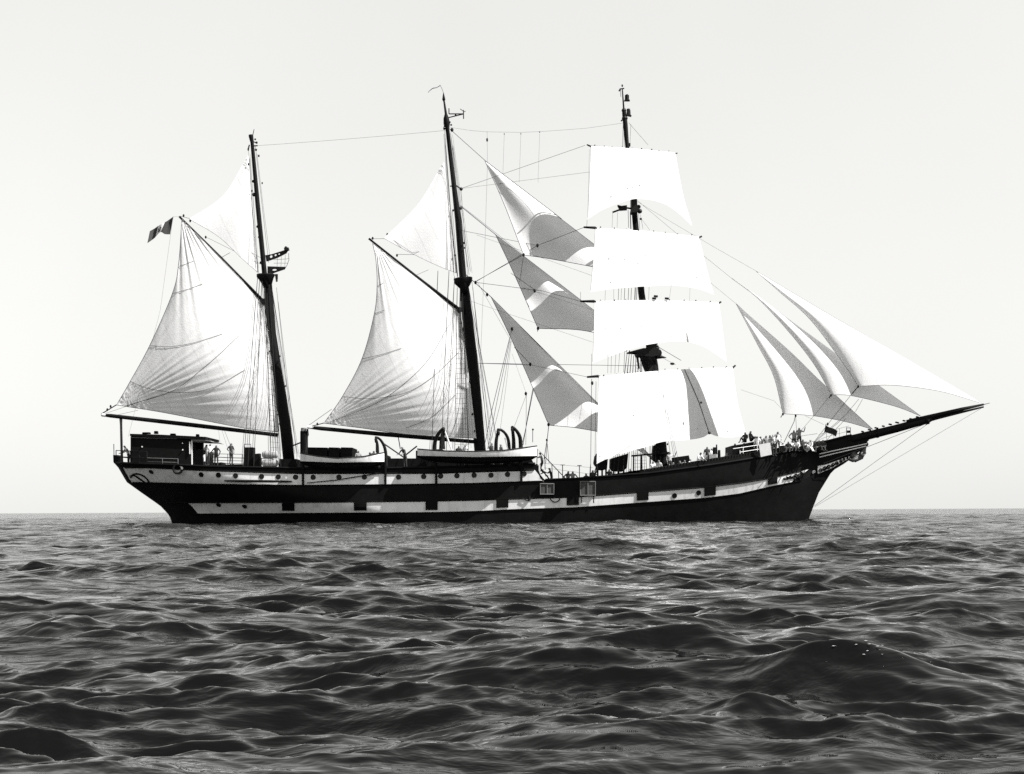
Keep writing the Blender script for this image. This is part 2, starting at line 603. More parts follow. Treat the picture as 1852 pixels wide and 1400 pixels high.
# decks, inside the bulwarks
def deck_py(x):
    if x < 976: return max(843.0, li(TOP, x) + 1.0)
    if x < 1318: return li(TOP, x) + 24
    if x < 1462: return li(TOP, x) + 2.0
    return 817.0
def deck_z(px, lat=0.0):
    return P(px, deck_py(px), lat).z
for (xa, xb) in ((218, 975), (977, 1317), (1319, 1500)):
    mb = MB()
    rows = []
    for x in np.linspace(xa, xb, 40):
        y = deck_py(x)
        b = max(0.05, half(x, max(y, li(TOP, x) + 1)) - 0.08)
        p = P(x, y, -b)
        z = P(x, y, 0).z
        rows.append([Vector((p.x, -b, z)), Vector((p.x, -b / 3, z + 0.04)), Vector((p.x, b / 3, z + 0.04)), Vector((p.x, b, z))])
    mb.grid(rows)
    mb.build('deck', M_DECK, SHIP)
# bulkheads at the breaks of poop and forecastle
for (x, ya, yb) in ((974, 843, 894), (1319, 838, 864)):
    b = half(x, 880) - 0.15
    p, q = P(x, ya, 0), P(x, yb, 0)
    MB().box(((p.x), 0, 0.5 * (p.z + q.z)), (0.12, 2 * b, abs(p.z - q.z))).build('bulkhead', M_PAINT, SHIP)

def side_panel(name, px0, px1, f_top, f_bot, m, out=0.02, parent=None, n=5, th=0.05):
    """A plate lying on the hull side between two pixel columns."""
    mb = MB()
    fr, bk = [], []
    for v in range(4):
        rf, rb = [], []
        for u in range(n + 1):
            x = px0 + (px1 - px0) * u / n
            y = f_top(x) + (f_bot(x) - f_top(x)) * v / 3
            rf.append(on_hull(x, y, out + th)); rb.append(on_hull(x, y, -0.03))
        fr.append(rf); bk.append(rb)
    mb.grid(fr[::-1])
    edge_f = fr[0] + [r[-1] for r in fr[1:]] + fr[-1][::-1][1:] + [r[0] for r in fr[::-1][1:]]
    edge_b = bk[0] + [r[-1] for r in bk[1:]] + bk[-1][::-1][1:] + [r[0] for r in bk[::-1][1:]]
    mb.grid([edge_f, edge_b])
    return mb.build(name, m, parent or HULL, weld=True)

# black painted gun-port lids with hinged edges
for (xa, xb) in ((510, 532.5), (640, 663), (769.7, 791.5), (897.6, 919.5), (1025, 1047), (1152, 1173), (1274, 1294.7), (1389, 1406)):
    side_panel('gunport_lid', xa, xb, lambda x: li(W2T, x) - 3, lambda x: li(W2B, x) - (4.5 if xa < 1200 else 3.6), M_BLACK)
# rubbing strakes that bound the painted bands
def strake(line, xa, xb, r=0.05, m=M_BLACK, out=0.03):
    pts = [on_hull(x, li(line, x), out) for x in np.linspace(xa, xb, 60)]
    MB().tube(pts, r, 5).build('rubbing_strake', m, HULL, smooth=True)
strake(W1T, 226, 966)
strake(W1B, 240, 982)
strake(W2T, 300, 1450)
strake(W2B, 345, 1450, 0.03)
# cap rails on the bulwarks
def caprail(xa, xb, m=M_BLACK):
    for sgn in (-1, 1):
        pts = []
        for x in np.linspace(xa, xb, 60):
            y = li(TOP, x)
            b = half(x, y + 0.3)
            p = P(x, y - 0.6, -b)
            pts.append(Vector((p.x, sgn * b, p.z)))
        MB().tube(pts, 0.10, 6).build('cap_rail', m, HULL, smooth=True)
caprail(209, 968); caprail(986, 1536)

# portholes: one shared mesh, rim and glass
def porthole_mesh():
    mb = MB()
    n = 16
    for (r0, r1, y0, y1, mi) in ((0.15, 0.20, -0.02, 0.05, 0),):
        ring = []
        for k in range(n + 1):
            a = 2 * math.pi * k / n
            c, s = math.cos(a), math.sin(a)
            ring.append([Vector((c * r1, y1, s * r1)), Vector((c * r1, y0, s * r1)), Vector((c * r0, y0, s * r0)), Vector((c * r0, y1, s * r0))])
        mb.grid(ring, mi)
    mb.add([Vector((math.cos(2 * math.pi * k / n) * 0.151, -0.008, math.sin(2 * math.pi * k / n) * 0.146)) for k in range(n)], [tuple(range(n))], 1)
    me = bpy.data.meshes.new('porthole')
    me.from_pydata([tuple(p) for p in mb.v], [], mb.f)
    me.materials.append(M_IRON); me.materials.append(M_GLASS)
    me.polygons.foreach_set('material_index', mb.m)
    return me
PH = porthole_mesh()
for (x, y) in ((273.4, 853.6), (363.7, 858.5), (395, 859.2), (426, 860.5), (473, 862), (503.4, 862.6), (534.6, 863), (566.4, 863.2), (613, 863), (659, 862.8), (720.8, 862.8),
               (766.3, 861.9), (797, 861), (826.5, 860.5), (857.5, 859.6), (888, 859.5), (918, 858), (948, 857), (395.4, 913.3), (442.5, 916), (1220, 896.6), (1263.6, 891.4)):
    o = link('porthole', PH, HULL, loc=on_hull(x, y, 0.012))
    t1 = (on_hull(x + 5, y) - on_hull(x - 5, y)).normalized()
    t3 = (on_hull(x, y - 3) - on_hull(x, y + 3))
    nn_ = t3.cross(t1).normalized()          # into the ship
    t3 = t1.cross(nn_).normalized()
    o.rotation_euler = Matrix((t1, nn_, t3)).transposed().to_euler()

# davit feet and fender timbers standing on the side
for (x, ya, yb) in ((548, 815, 878), (697, 828, 877), (789, 838, 876.5), (943, 838, 872)):
    MB().tube([on_hull(x, y, 0.10) if y > 842 else Vector((on_hull(x, 842, 0.1).x, on_hull(x, 842, 0.1).y, P(x, y, -half(x, 842)).z)) for y in np.linspace(ya, yb, 6)], 0.09, 6).build('fender_timber', M_BLACK, HULL)
# a long boat boom stowed along the stern quarter
MB().tube([on_hull(x, y, 0.16) for (x, y) in ((406, 869.5), (440, 870), (490, 870.6), (528, 871))], [0.06, 0.10, 0.10, 0.06], 7).build('stowed_boom', M_IRON, HULL)
MB().tube([on_hull(555, 873.5, 0.12), on_hull(610, 868, 0.12), on_hull(658, 860, 0.12), on_hull(682, 856.5, 0.1)], 0.035, 5).build('mooring_line', M_ROPE, HULL)
# scroll on the quarter
def scroll(cx, cy, r, turns, name, m, start=0.0, sgn=1, th=0.045, asp=1.0):
    pts = []
    for k in range(30):
        t = k / 29
        a = start + sgn * turns * 2 * math.pi * t
        rr = r * (1 - 0.85 * t)
        x, y = cx + rr * math.cos(a) * asp, cy + rr * math.sin(a)
        pts.append(on_hull(x, y, 0.05))
    return MB().tube(pts, [th * (1 - 0.5 * k / 29) for k in range(30)], 5).build(name, m, HULL)
pts = []
for k in range(25):
    a = math.pi * (1.05 + 0.9 * k / 24)
    pts.append(on_hull(247 + 17 * math.cos(a) + 6, 871 + 13 * math.sin(a) + 0.30 * 17 * math.cos(a), 0.04))
MB().tube(pts, 0.07, 5).build('quarter_scroll', M_BLACK, HULL)
pts = [on_hull(x, y, 0.04) for (x, y) in ((234, 861), (243, 860), (250, 864), (258, 870), (264, 873))]
MB().tube(pts, [0.03, 0.07, 0.09, 0.07, 0.03], 5).build('quarter_scroll', M_BLACK, HULL)
# scroll lettering at the end of the white strake, and the trailboard carved along the head
for i, (cx, cy, r, tn, st, sg) in enumerate(((1419, 865.5, 2.2, 1.2, 0, 1), (1424, 864.5, 2.4, 1.3, 2, -1), (1429.5, 863.2, 2.8, 1.4, 1, 1), (1435, 862.2, 3.4, 1.4, 3, -1), (1441, 860, 4.0, 1.5, 0, 1), (1446, 859.6, 4.2, 1.4, 2, -1), (1448, 866, 2.2, 1.1, 1, 1), (1438, 867.0, 1.8, 1.1, 1, 1), (1451, 855.5, 2.2, 1.1, 4, -1))):
    scroll(cx, cy, r, tn, 'scrollwork', M_BLACK, st, sg, 0.055)
tbt = [(1479, 843), (1495, 840), (1512, 834), (1528, 828), (1540, 824.5)]
tbb = [(1479, 857), (1490, 853), (1505, 846.5), (1522, 836.5), (1540, 827.5)]
side_panel('trailboard', 1479, 1538, lambda x: li(tbt, x), lambda x: li(tbb, x), M_PAINT, out=0.03, n=12)
for (cx, cy, r, tn, st, sg) in ((1484, 850, 4.2, 1.4, 0, 1), (1491, 847, 4.4, 1.5, 2, -1), (1498.5, 844, 4.2, 1.5, 1, 1), (1506, 840.5, 4.0, 1.4, 3, -1), (1513.5, 837, 3.6, 1.4, 0.5, 1), (1520.5, 833.5, 3.0, 1.3, 2, -1), (1527, 830.5, 2.3, 1.2, 1, 1), (1533, 828, 1.6, 1.1, 1, 1), (1472, 853.5, 3.0, 1.3, 2, 1)):
    pts = []
    for k in range(26):
        t = k / 25
        a = st + sg * tn * 2 * math.pi * t
        rr = r * (1 - 0.8 * t)
        pts.append(on_hull(cx + rr * math.cos(a), cy + rr * math.sin(a) * 0.9 - rr * math.cos(a) * 0.35, 0.10))
    MB().tube(pts, 0.045, 5).build('scrollwork', M_BLACK if cx > 1475 else M_GREY, HULL)
# pale head rails
for (a, b) in (((1482, 821), (1568, 802.5)), ((1482, 826.8), (1566, 807))):
    pts = []
    for t in np.linspace(0, 1, 10):
        x, y = a[0] + (b[0] - a[0]) * t, a[1] + (b[1] - a[1]) * t
        w = half(x, min(max(y, li(TOP, x) + 1), 900)) if x < 1548 else 0.25
        pts.append(P(x, y, -max(w, 0.25) - 0.10))
    MB().tube(pts, 0.045, 6).build('head_rail', M_PAINT, HULL)
# beakhead under the bowsprit
MB().prism([(1530, 790), (1556, 787), (1572, 796), (1566, 802), (1563, 810), (1553, 818), (1545, 824), (1530, 832)], -0.22, 0.22).build('beakhead', M_BLACK, HULL)

# grey canvas-covered gangway frames hung over the side of the well deck
def gangway(xa, xb, ya, yb, legs):
    root = side_panel('gangway_frame', xa, xb, lambda x: ya, lambda x: yb, M_PANEL, out=0.10, n=4)
    for x in (xa, 0.5 * (xa + xb), xb):
        MB().tube([on_hull(x, ya - 1, 0.2), on_hull(x, yb + 1, 0.2)], 0.035, 5).build('frame_bar', M_FRAME, HULL)
    for y in (ya, yb):
        MB().tube([on_hull(xa, y, 0.2), on_hull(xb, y, 0.2)], 0.035, 5).build('frame_bar', M_FRAME, HULL)
    for x in legs:
        MB().tube([on_hull(x, yb, 0.16), on_hull(x, yb + 14, 0.16)], 0.045, 5).build('frame_leg', M_IRON, HULL)
gangway(977, 1001.5, 875, 894, ())
gangway(1049.5, 1076.5, 871, 896, (1051.5, 1073.5))
pts = [on_hull(1004 + 9 * math.cos(a), 899 + 9 * math.sin(a), 0.1) for a in np.linspace(0, math.pi, 14)]
MB().tube(pts, 0.04, 5).build('hanging_rope_loop', M_ROPE, HULL)
MB().tube([on_hull(958, 897, 0.1), on_hull(957, 905, 0.1)], [0.05, 0.10], 6).build('hanging_hook', M_IRON, HULL)
MB().tube([on_hull(944, 901, 0.1), on_hull(950, 904, 0.1), on_hull(957, 906, 0.1)], 0.03, 5).build('hanging_rope_loop', M_ROPE, HULL)

# figurehead leaning out under the bowsprit
mb = MB()
mb.tube([P(1540, 820, 0), P(1549, 829, 0), P(1556, 826, 0), P(1561, 816, 0), P(1565, 806, 0)], [0.34, 0.36, 0.27, 0.23, 0.10], 9)
mb.ball(P(1567.5, 803.5, 0), 0.15, 1, 1, 1.2)
for s in (-1, 1):
    mb.tube([P(1559, 818, s * 0.25), P(1556, 823, s * 0.34), P(1562, 824, s * 0.26), P(1566, 819, s * 0.10)], [0.10, 0.09, 0.07, 0.05], 6)
    mb.tube([P(1550, 828, s * 0.22), P(1542, 833, s * 0.28), P(1535, 831, s * 0.28)], [0.2, 0.16, 0.1], 6)
mb.build('figurehead', mat('figurehead_paint', 0.05, 0.5, 0.6, 6, 0.3, 20), SHIP, smooth=True)

# ------------------------------------------------------------------ masts and spars
def mast_at(axis, y):
    pts = sorted([(p[1], p[0]) for p in axis])
    return float(np.interp(y, [p[0] for p in pts], [p[1] for p in pts]))
def spar(name, pts, m=M_SPAR, n=12, parent=SHIP):
    """pts: (px, py, lat, radius in px)"""
    return MB().tube([P(x, y, la) for (x, y, la, r) in pts], [r * S for (x, y, la, r) in pts], n).build(name, m, parent, smooth=True)

MIZ = [(526, 870), (525, 840), (517, 777), (491, 604), (484, 510), (478, 496), (466, 370), (455, 250)]
MAI = [(874, 870), (868, 812), (857, 677), (845, 570), (838, 505), (829, 400), (820, 328), (808, 222), (802, 168)]
FOR = [(1203, 880), (1199, 840), (1181, 660), (1175, 620), (1160, 530), (1148, 395), (1145, 360), (1134, 260), (1130, 210), (1125, 158)]
# mizzen
mz = spar('lower_mast', [(526, 868, 0, 10.5), (517, 777, 0, 10.5), (491, 604, 0, 8.5), (485, 520, 0, 7.5), (484, 500, 0, 7)])
mzt = spar('topmast', [(481, 520, -0.3, 5), (478.5, 496, -0.3, 4.6), (466, 370, -0.2, 4.2), (456, 258, 0, 3.2), (454, 247, 0, 4.2), (453.7, 244, 0, 4.2)])
spar('mast_cap', [(484.5, 521, 0, 6), (482, 505, 0, 13), (481, 499, 0, 17), (481, 496.5, 0, 17)], n=14)
spar('masthead_rod', [(456, 250, 0, 0.7), (459.5, 234, 0, 0.6)], n=6)
# main
spar('lower_mast', [(874, 866, 0, 10.5), (868, 812, 0, 10.5), (857, 677, 0, 10), (845, 570, 0, 9.5), (838, 505, 0, 8)])
spar('topmast', [(840, 530, -0.35, 6.5), (837, 500, -0.35, 6.5), (829, 400, -0.2, 6), (820, 328, 0, 4.2), (809, 232, 0, 3.6), (808, 224, 0, 6), (807, 214, 0, 5), (806.5, 206, 0, 2.3), (803, 182, 0, 1.5)])
spar('mast_cap', [(840, 520, 0, 9), (838, 511, 0, 16), (837.5, 505, 0, 17), (837.3, 503, 0, 17)], n=14)
spar('masthead_rod', [(803, 184, 0, 1.2), (802.6, 180, 0, 3), (802.5, 177, 0, 2.4), (802, 168, 0, 0.6)], n=6)
# fore
spar('lower_mast', [(1203, 876, 0, 10), (1199, 840, 0, 10), (1181, 662, 0, 9.5), (1176, 625, 0, 8)])
spar('topmast', [(1180, 655, -0.35, 6.5), (1172, 610, -0.35, 6.5), (1160, 530, -0.3, 6.0), (1148, 390, -0.2, 5.2), (1146, 362, -0.1, 5)])
spar('topgallant_mast', [(1149, 402, -0.6, 4.2), (1145.5, 360, -0.6, 4.2), (1134, 262, -0.2, 3.6), (1131, 225, 0, 4.3), (1129, 204, 0, 4), (1128, 196, 0, 1.6), (1125.5, 160, 0, 1.0)])
# masthead fittings
def fit(name, shapes, parent=SHIP, m=M_IRON):
    mb = MB()
    for s in shapes:
        if s[0] == 't':
            mb.tube([P(*q) for q in s[1]], s[2], 8)
        elif s[0] == 'b':
            (x, y, la), (w, d, h) = s[1], s[2]
            mb.box(P(x, y, la), (w * S, d, h * S), Matrix.Rotation(s[3], 3, 'Y') if len(s) > 3 else None)
        elif s[0] == 'p':
            mb.prism(s[1], s[2], s[3])
        elif s[0] == 'o':
            mb.ball(P(*s[1]), s[2], *(s[3] if len(s) > 3 else (1, 1, 1)))
    return mb.build(name, m, parent)
def fits(name, shapes):
    for sh in shapes:
        fit(name, [sh])
fit('masthead_lamp_bracket', [('b', (1134, 182, 0), (10, 0.35, 1.6)), ('t', [(1131, 172, 0), (1131, 182, 0)], 0.04), ('t', [(1134, 171, 0), (1134, 182, 0)], 0.10), ('t', [(1137, 172, 0), (1137, 182, 0)], 0.03)])
fit('masthead_lamp_bracket', [('b', (1136.5, 209, 0), (11, 0.35, 1.6), 0.2), ('t', [(1136.5, 197, 0), (1136.5, 209, 0)], 0.13), ('t', [(1139.5, 199, 0), (1140, 208, 0)], 0.03)])
fit('masthead_vane', [('t', [(1121, 161, 0), (1129, 160, 0)], 0.05), ('t', [(1119.5, 165, 0), (1122, 161, 0)], 0.06), ('o', (1125.4, 155, 0), 0.07, (1, 1, 1.6)), ('t', [(1122.5, 163, 0), (1122.8, 175, 0)], 0.02)])
fits('masthead_cleat', [('b', (1125.5, 217, 0), (6, 0.15, 2), -0.7), ('o', (1130, 214, 0), 0.24), ('o', (1128.5, 200, 0), 0.2), ('b', (1138, 262, -0.1), (4, 0.3, 5))])
fit('masthead_bracket', [('t', [(806, 214, 0), (839, 206, 0)], 0.045), ('t', [(812, 206, 0), (839, 206, 0)], 0.045), ('b', (824, 208, 0), (3, 0.2, 4)), ('t', [(838, 199, 0), (838.5, 215, 0)], 0.04), ('t', [(812, 206, 0), (812, 196, 0)], 0.04), ('t', [(832, 197, 0), (838, 201, 0)], 0.025), ('t', [(842, 201, 0), (838, 203, 0)], 0.025)])
fits('masthead_block', [('o', (817.5, 235, 0), 0.13, (1, 0.7, 1.3)), ('o', (803.5, 233, 0), 0.10), ('o', (816, 226, 0), 0.08), ('o', (813.5, 221, 0), 0.08), ('t', [(802, 234, 0), (804, 226, 0)], 0.04)])
fits('masthead_block', [('o', (834, 342, 0), 0.14), ('t', [(824, 335, 0), (834, 342, 0)], 0.05), ('o', (833, 377, 0), 0.13), ('t', [(814, 337, 0), (820, 336, 0)], 0.05)])
fits('masthead_block', [('o', (464, 258, 0), 0.10), ('o', (461.5, 252, 0), 0.08), ('o', (449, 270, 0), 0.10, (0.7, 0.7, 1.4)), ('o', (463, 271, 0), 0.10), ('t', [(451, 262, 0), (449, 271, 0)], 0.05), ('t', [(456, 255, 0), (464, 259, 0)], 0.04), ('t', [(457, 264, 0), (466, 263.5, 0)], 0.05)])
fits('mast_band', [('o', (459, 352, -0.15), 0.16), ('o', (458, 328, -0.1), 0.12), ('o', (466, 410, -0.25), 0.12), ('o', (469, 429, -0.25), 0.12), ('o', (472, 475, -0.3), 0.12)])
# lattice of the radar platform on the mizzen top
def plate(outl, holes, lat0, lat1, name):
    """A plate with real round holes: a ring of quads about each hole joined to the outline by triangulation."""
    bm = bmesh.new()
    def loop(pts):
        vs = [bm.verts.new((P(x, y, 0).x, 0, P(x, y, 0).z)) for (x, y) in pts]
        return [bm.edges.new((vs[i], vs[(i + 1) % len(vs)])) for i in range(len(vs))]
    ed = loop(outl)
    for (cx, cy, rx, ry) in holes:
        ed += loop([(cx + rx * math.cos(a), cy + ry * math.sin(a)) for a in np.linspace(0, 2 * math.pi, 12, endpoint=False)])
    bmesh.ops.triangle_fill(bm, use_beauty=True, use_dissolve=False, edges=ed)
    mb = MB()
    bm.verts.index_update()
    co = [v.co.copy() for v in bm.verts]
    for la in (lat0, lat1):
        mb.add([Vector((c.x, la, c.z)) for c in co], [tuple(v.index for v in f.verts) for f in bm.faces])
    bm.free()
    return mb.build(name, M_IRON, SHIP)
plate([(480, 462), (492, 460), (517, 452), (521, 453), (518, 458), (500, 467), (482, 473)], [(490.5, 464.2, 2.6, 2.6), (498.5, 461.6, 2.1, 2.1), (505, 459.6, 1.6, 1.6)], -0.10, 0.10, 'radar_bracket')
plate([(484, 482), (517, 483), (515, 487), (500, 492), (487, 497), (484, 497)], [(496.5, 488.2, 4.2, 1.8)], -0.10, 0.10, 'radar_bracket')
fit('radar_scanner', [('b', (518.5, 451, 0), (8, 0.5, 4.5), -0.15), ('o', (517, 448, 0), 0.12), ('t', [(518, 452, 0), (521, 449, 0)], 0.08)])
gw = []
for la in (-0.5, 0.5):
    gw += [('t', [(522, 458, la), (522.5, 470, la), (519, 480, la), (515, 486, la)], 0.018), ('t', [(495, 470, la), (523, 468, la)], 0.014), ('t', [(495, 476, la), (521, 476, la)], 0.014)]
    gw += [('t', [(x, 461, la), (x - 1, 486, la)], 0.012) for x in (502, 509, 516)]
gw += [('t', [(522.5, 466, -0.5), (522.5, 466, 0.5)], 0.015), ('t', [(519, 480, -0.5), (519, 480, 0.5)], 0.015)]
fit('radar_guard_rail', gw)
fit('top_lantern', [('t', [(500, 496, -0.3), (500.5, 506, -0.3)], [0.12, 0.09]), ('o', (500.5, 508, -0.3), 0.09)])

# fore top and crosstrees
fit('fore_top', [('p', [(1150, 637), (1168, 629), (1184, 627), (1196, 635), (1197, 641), (1180, 645), (1152, 643)], -1.0, 0.6),
                 ('t', [(1133, 639, -0.7), (1142, 638, -0.7), (1154, 637, -0.6), (1166, 636, -0.4)], [0.05, 0.12, 0.22, 0.3]), ('t', [(1172, 636, -0.3), (1172, 650, -0.3), (1172, 660, -0.2), (1176, 672, -0.1)], [0.75, 0.62, 0.45, 0.40]), ('t', [(1174, 640, -0.3), (1180, 626, -0.4), (1184, 622, -0.4)], [0.5, 0.34, 0.16]), ('t', [(1188, 644, -0.4), (1198, 646, -0.4), (1205, 647, -0.4)], [0.25, 0.10, 0.03]),
                 ('t', [(1153, 640, -0.9), (1156, 667, -0.9)], 0.05), ('t', [(1151, 640, -0.2), (1155, 667, -0.2)], 0.05), ('t', [(1180, 624, -0.6), (1181.5, 618, -0.6)], 0.06), ('t', [(1184, 624, -0.5), (1189, 621, -0.5)], 0.08), ('t', [(1132, 636, -0.6), (1134.5, 632, -0.6)], 0.04), ('t', [(1137, 640, -0.6), (1139, 634, -0.6)], 0.04), ('o', (1190, 638, -0.7), 0.32), ('o', (1186, 630, -0.5), 0.3)])
fit('crosstrees', [('t', [(1108, 384, -0.9), (1122, 379, -0.8), (1130, 374, -0.6)], 0.07), ('t', [(1117, 372, -0.8), (1132, 376, -0.6), (1150, 378, -0.4)], 0.07), ('p', [(1117, 373), (1134, 371), (1134, 380), (1121, 381)], -0.7, -0.55), ('b', (1147, 382, -0.2), (13, 0.9, 3)), ('o', (1157, 382, -0.3), 0.2), ('o', (1155, 374, -0.3), 0.17), ('o', (1159, 396, -0.3), 0.1)])
fit('mast_cap', [('p', [(1142, 358), (1152, 359), (1153, 372), (1156, 378), (1152, 384), (1142, 384)], -0.85, 0.25)])

# bowsprit and jib-boom
bsp = spar('bowsprit', [(1500, 806, 0, 7), (1540, 795, 0, 8), (1620, 775.5, 0, 7.2), (1676, 760, 0, 6.6), (1684, 757, 0, 5)])
spar('jib_boom', [(1640, 763, -0.1, 3.6), (1676, 755, -0.1, 4.0), (1740, 740, -0.05, 3.2), (1779, 731.5, 0, 1.8)])
spar('jib_boom', [(1650, 769, 0.1, 2.6), (1700, 755, 0.05, 2.6), (1779, 736, 0, 1.5)])
spar('spar_band', [(1673, 761, 0, 7.6), (1679, 759.6, 0, 7.6)])
spar('spar_band', [(1584, 784.5, 0, 8.2), (1588, 783.5, 0, 8.2)])
spar('whisker', [(1766, 735, 0, 1), (1790, 729, 0, 0.5)], n=6)
for i in range(9):
    x = 1560 + i * 12.5
    y = 789 - (x - 1560) * 0.262
    fit('foot_chock', [('b', (x, y - 8.3, -0.1), (4 + i % 3, 0.3, 2.2), 0.26)])
# gaffs, booms
G_MIZ = [(324, 391.5, -2.9, 1.8), (400, 467, -1.45, 2.7), (478, 547, -0.35, 3.2)]
spar('gaff', G_MIZ)
spar('boom', [(183, 750.5, -3.6, 2), (200, 752, -3.5, 3.4), (350, 769, -1.9, 3.9), (503, 787, -0.35, 3.4)])
G_MAI = [(667, 431.5, -2.9, 1.8), (750, 498, -1.5, 2.8), (832, 561, -0.4, 3.3)]
spar('gaff', G_MAI)
spar('boom', [(556, 772.5, -3.6, 2.4), (580, 775, -3.4, 3.5), (700, 786, -1.9, 3.9), (858, 799, -0.4, 3.4)])
MB().tube([P(184, 750.5, -3.6), P(198, 752, -3.5)], 0.12, 8).build('boom_end', M_PAINT, SHIP)
MB().tube([P(556, 772.5, -3.6), P(568, 773.7, -3.5)], 0.125, 8).build('boom_end', M_PAINT, SHIP)
for (x, y, la) in ((477, 546, -0.3), (831, 561, -0.35)):
    fit('gaff_jaw', [('b', (x, y, la), (9, 0.6, 8), -0.6)])
spar('boom_crutch', [(220.5, 840, -1.6, 2.2), (219, 768, -2.6, 2.2), (218.6, 757, -3.1, 2.8)], m=M_GREY)

# ------------------------------------------------------------------ sails
SAILS = {}
def sail(key, name, top, right, bottom, left, lats, belly, mtl, n=44, um=0.55, wr=None, vpow=0.8, vend=0.9, ropes='lrbt', fold=None, rr=0.022):
    """Coons patch through four edges seen in the photograph, given its real set (lats) and draught (belly, metres)."""
    T, Rt, B, Lf = spline(top, n), spline(right, n), spline(bottom, n), spline(left, n)
    u = np.linspace(0, 1, n)[None, :, None]
    v = np.linspace(0, 1, n)[:, None, None]
    C = (1 - v) * T[None] + v * B[None] + (1 - u) * Lf[:, None] + u * Rt[:, None] - \
        ((1 - u) * (1 - v) * T[0] + u * (1 - v) * T[-1] + (1 - u) * v * B[0] + u * v * B[-1])
    uu, vv = u[..., 0], v[..., 0]
    tl, tr, br, bl = lats
    lat = (1 - uu) * (1 - vv) * tl + uu * (1 - vv) * tr + uu * vv * br + (1 - uu) * vv * bl
    a = um / (1 - um)
    fu = (uu ** a) * (1 - uu)
    fu = fu / (fu.max() + 1e-9)
    fv = np.sin(math.pi * np.clip(vv, 0, 1) ** vpow * vend)
    lat = lat - belly * fu * fv
    if wr:
        for (cx, cy, rad, amp, freq, ph) in wr:
            d = np.hypot(C[..., 0] - cx, C[..., 1] - cy)
            an = np.arctan2(C[..., 1] - cy, C[..., 0] - cx)
            env = np.exp(-(d / rad) ** 2) * np.clip(d / (0.12 * rad), 0, 1)
            lat = lat + amp * env * (np.sin(freq * an + ph) + 0.5 * np.sin(1.73 * freq * an + 2 * ph + d * 0.01))
    if fold is not None:
        lat = lat + fold(C[..., 0], C[..., 1], uu, vv)
    rows = [[P(C[i, j, 0], C[i, j, 1], lat[i, j]) for j in range(n)] for i in range(n)]
    mb = MB()
    mb.grid(rows)
    o = mb.build(name, mtl, SHIP, smooth=True)
    SAILS[key] = (C, lat, o)
    e = {'l': [r[0] for r in rows], 'r': [r[-1] for r in rows], 'b': rows[-1], 't': rows[0]}
    for k in ropes:
        pts = e[k][::2]
        if (pts[0] - pts[-1]).length < 0.3: continue
        MB().tube(pts, rr, 4, cap=False).build('bolt_rope', M_MANILA if k in 't' else M_ROPE, o)
    return o
def on_sail(key, px, py, out=0.04):
    C, lat, o = SAILS[key]
    d = (C[..., 0] - px) ** 2 + (C[..., 1] - py) ** 2
    k = np.argsort(d.ravel())[:4]
    w = 1 / (d.ravel()[k] + 0.5)
    return P(px, py, float((lat.ravel()[k] * w).sum() / w.sum()) - out)
def sail_line(key, pts, r=0.014, name='reef_line', m=M_ROPE):
    q = spline(pts, 22)
    MB().tube([on_sail(key, x, y) for (x, y) in q], r, 4, cap=False).build(name, m, SAILS[key][2])

# fore-and-aft sails of mizzen and main
sail('miz', 'gaff_sail', [(329, 397), (402, 471), (478, 549)], [(478, 549), (490, 640), (505, 781)], [(211, 732.5), (300, 747), (440, 774), (505, 781)],
     [(329, 397), (323, 478), (311.7, 531), (271, 624.5), (236, 689), (211, 732.5)], (-2.85, -0.35, -0.35, -3.5), 1.4, M_GAFFSAIL, n=140, um=0.46,
     wr=[(205, 737, 190, 0.034, 74, 0.3), (327, 385, 170, 0.04, 52, 1.0)], vpow=1.3, vend=0.94)
sail('miz_top', 'gaff_topsail', [(448, 281), (448.5, 281.5), (449, 282)], [(449, 282), (457, 380), (468, 494)], [(342, 396), (395, 428), (440, 470), (468, 494)],
     [(448, 281), (405, 352), (342, 396)], (-0.1, -0.1, -0.3, -2.6), 0.5, M_GAFFSAIL, um=0.6, ropes='b', rr=0.012)
sail('mai', 'gaff_sail', [(674, 440), (752, 502), (832, 563)], [(832, 563), (846, 660), (862, 793)], [(586, 765.5), (656, 774.5), (740, 786), (862, 793)],
     [(674, 440), (680, 471), (682, 517), (677, 567), (655, 648), (620, 716), (586, 765.5)], (-2.85, -0.4, -0.4, -3.5), 1.4, M_GAFFSAIL, n=140, um=0.46,
     wr=[(580, 767, 170, 0.038, 70, 0.8), (680, 440, 150, 0.03, 46, 1.0)], vpow=1.3, vend=0.94)
sail('mai_top', 'gaff_topsail', [(802, 293), (802.5, 293.5), (803, 294)], [(803, 294), (815, 390), (828, 495)], [(694, 431), (740, 456), (790, 480), (828, 495)],
     [(802, 293), (757, 368), (694, 431)], (-0.1, -0.1, -0.35, -2.6), 0.5, M_GAFFSAIL, um=0.6, ropes='b', rr=0.012)
for q in ([(324, 482), (337, 477), (350, 472)], [(312, 531), (340, 523), (367, 513)], [(272, 625), (306, 627), (350, 620), (402, 604)], [(236, 690), (274, 704), (332, 710), (385, 701), (443, 669)], [(224, 735), (312, 707), (367, 666), (402, 636), (432, 607)]):
    sail_line('miz', q)
for q in ([(683, 517), (693, 512)], [(678, 567), (695, 561)], [(655, 649), (690, 641), (726, 630)], [(620, 717), (668, 721), (732, 711), (781, 683), (830, 637)], [(592, 765), (677, 731), (732, 693), (775, 650), (812, 588)], [(735, 774), (781, 754), (824, 714)]):
    sail_line('mai', q)
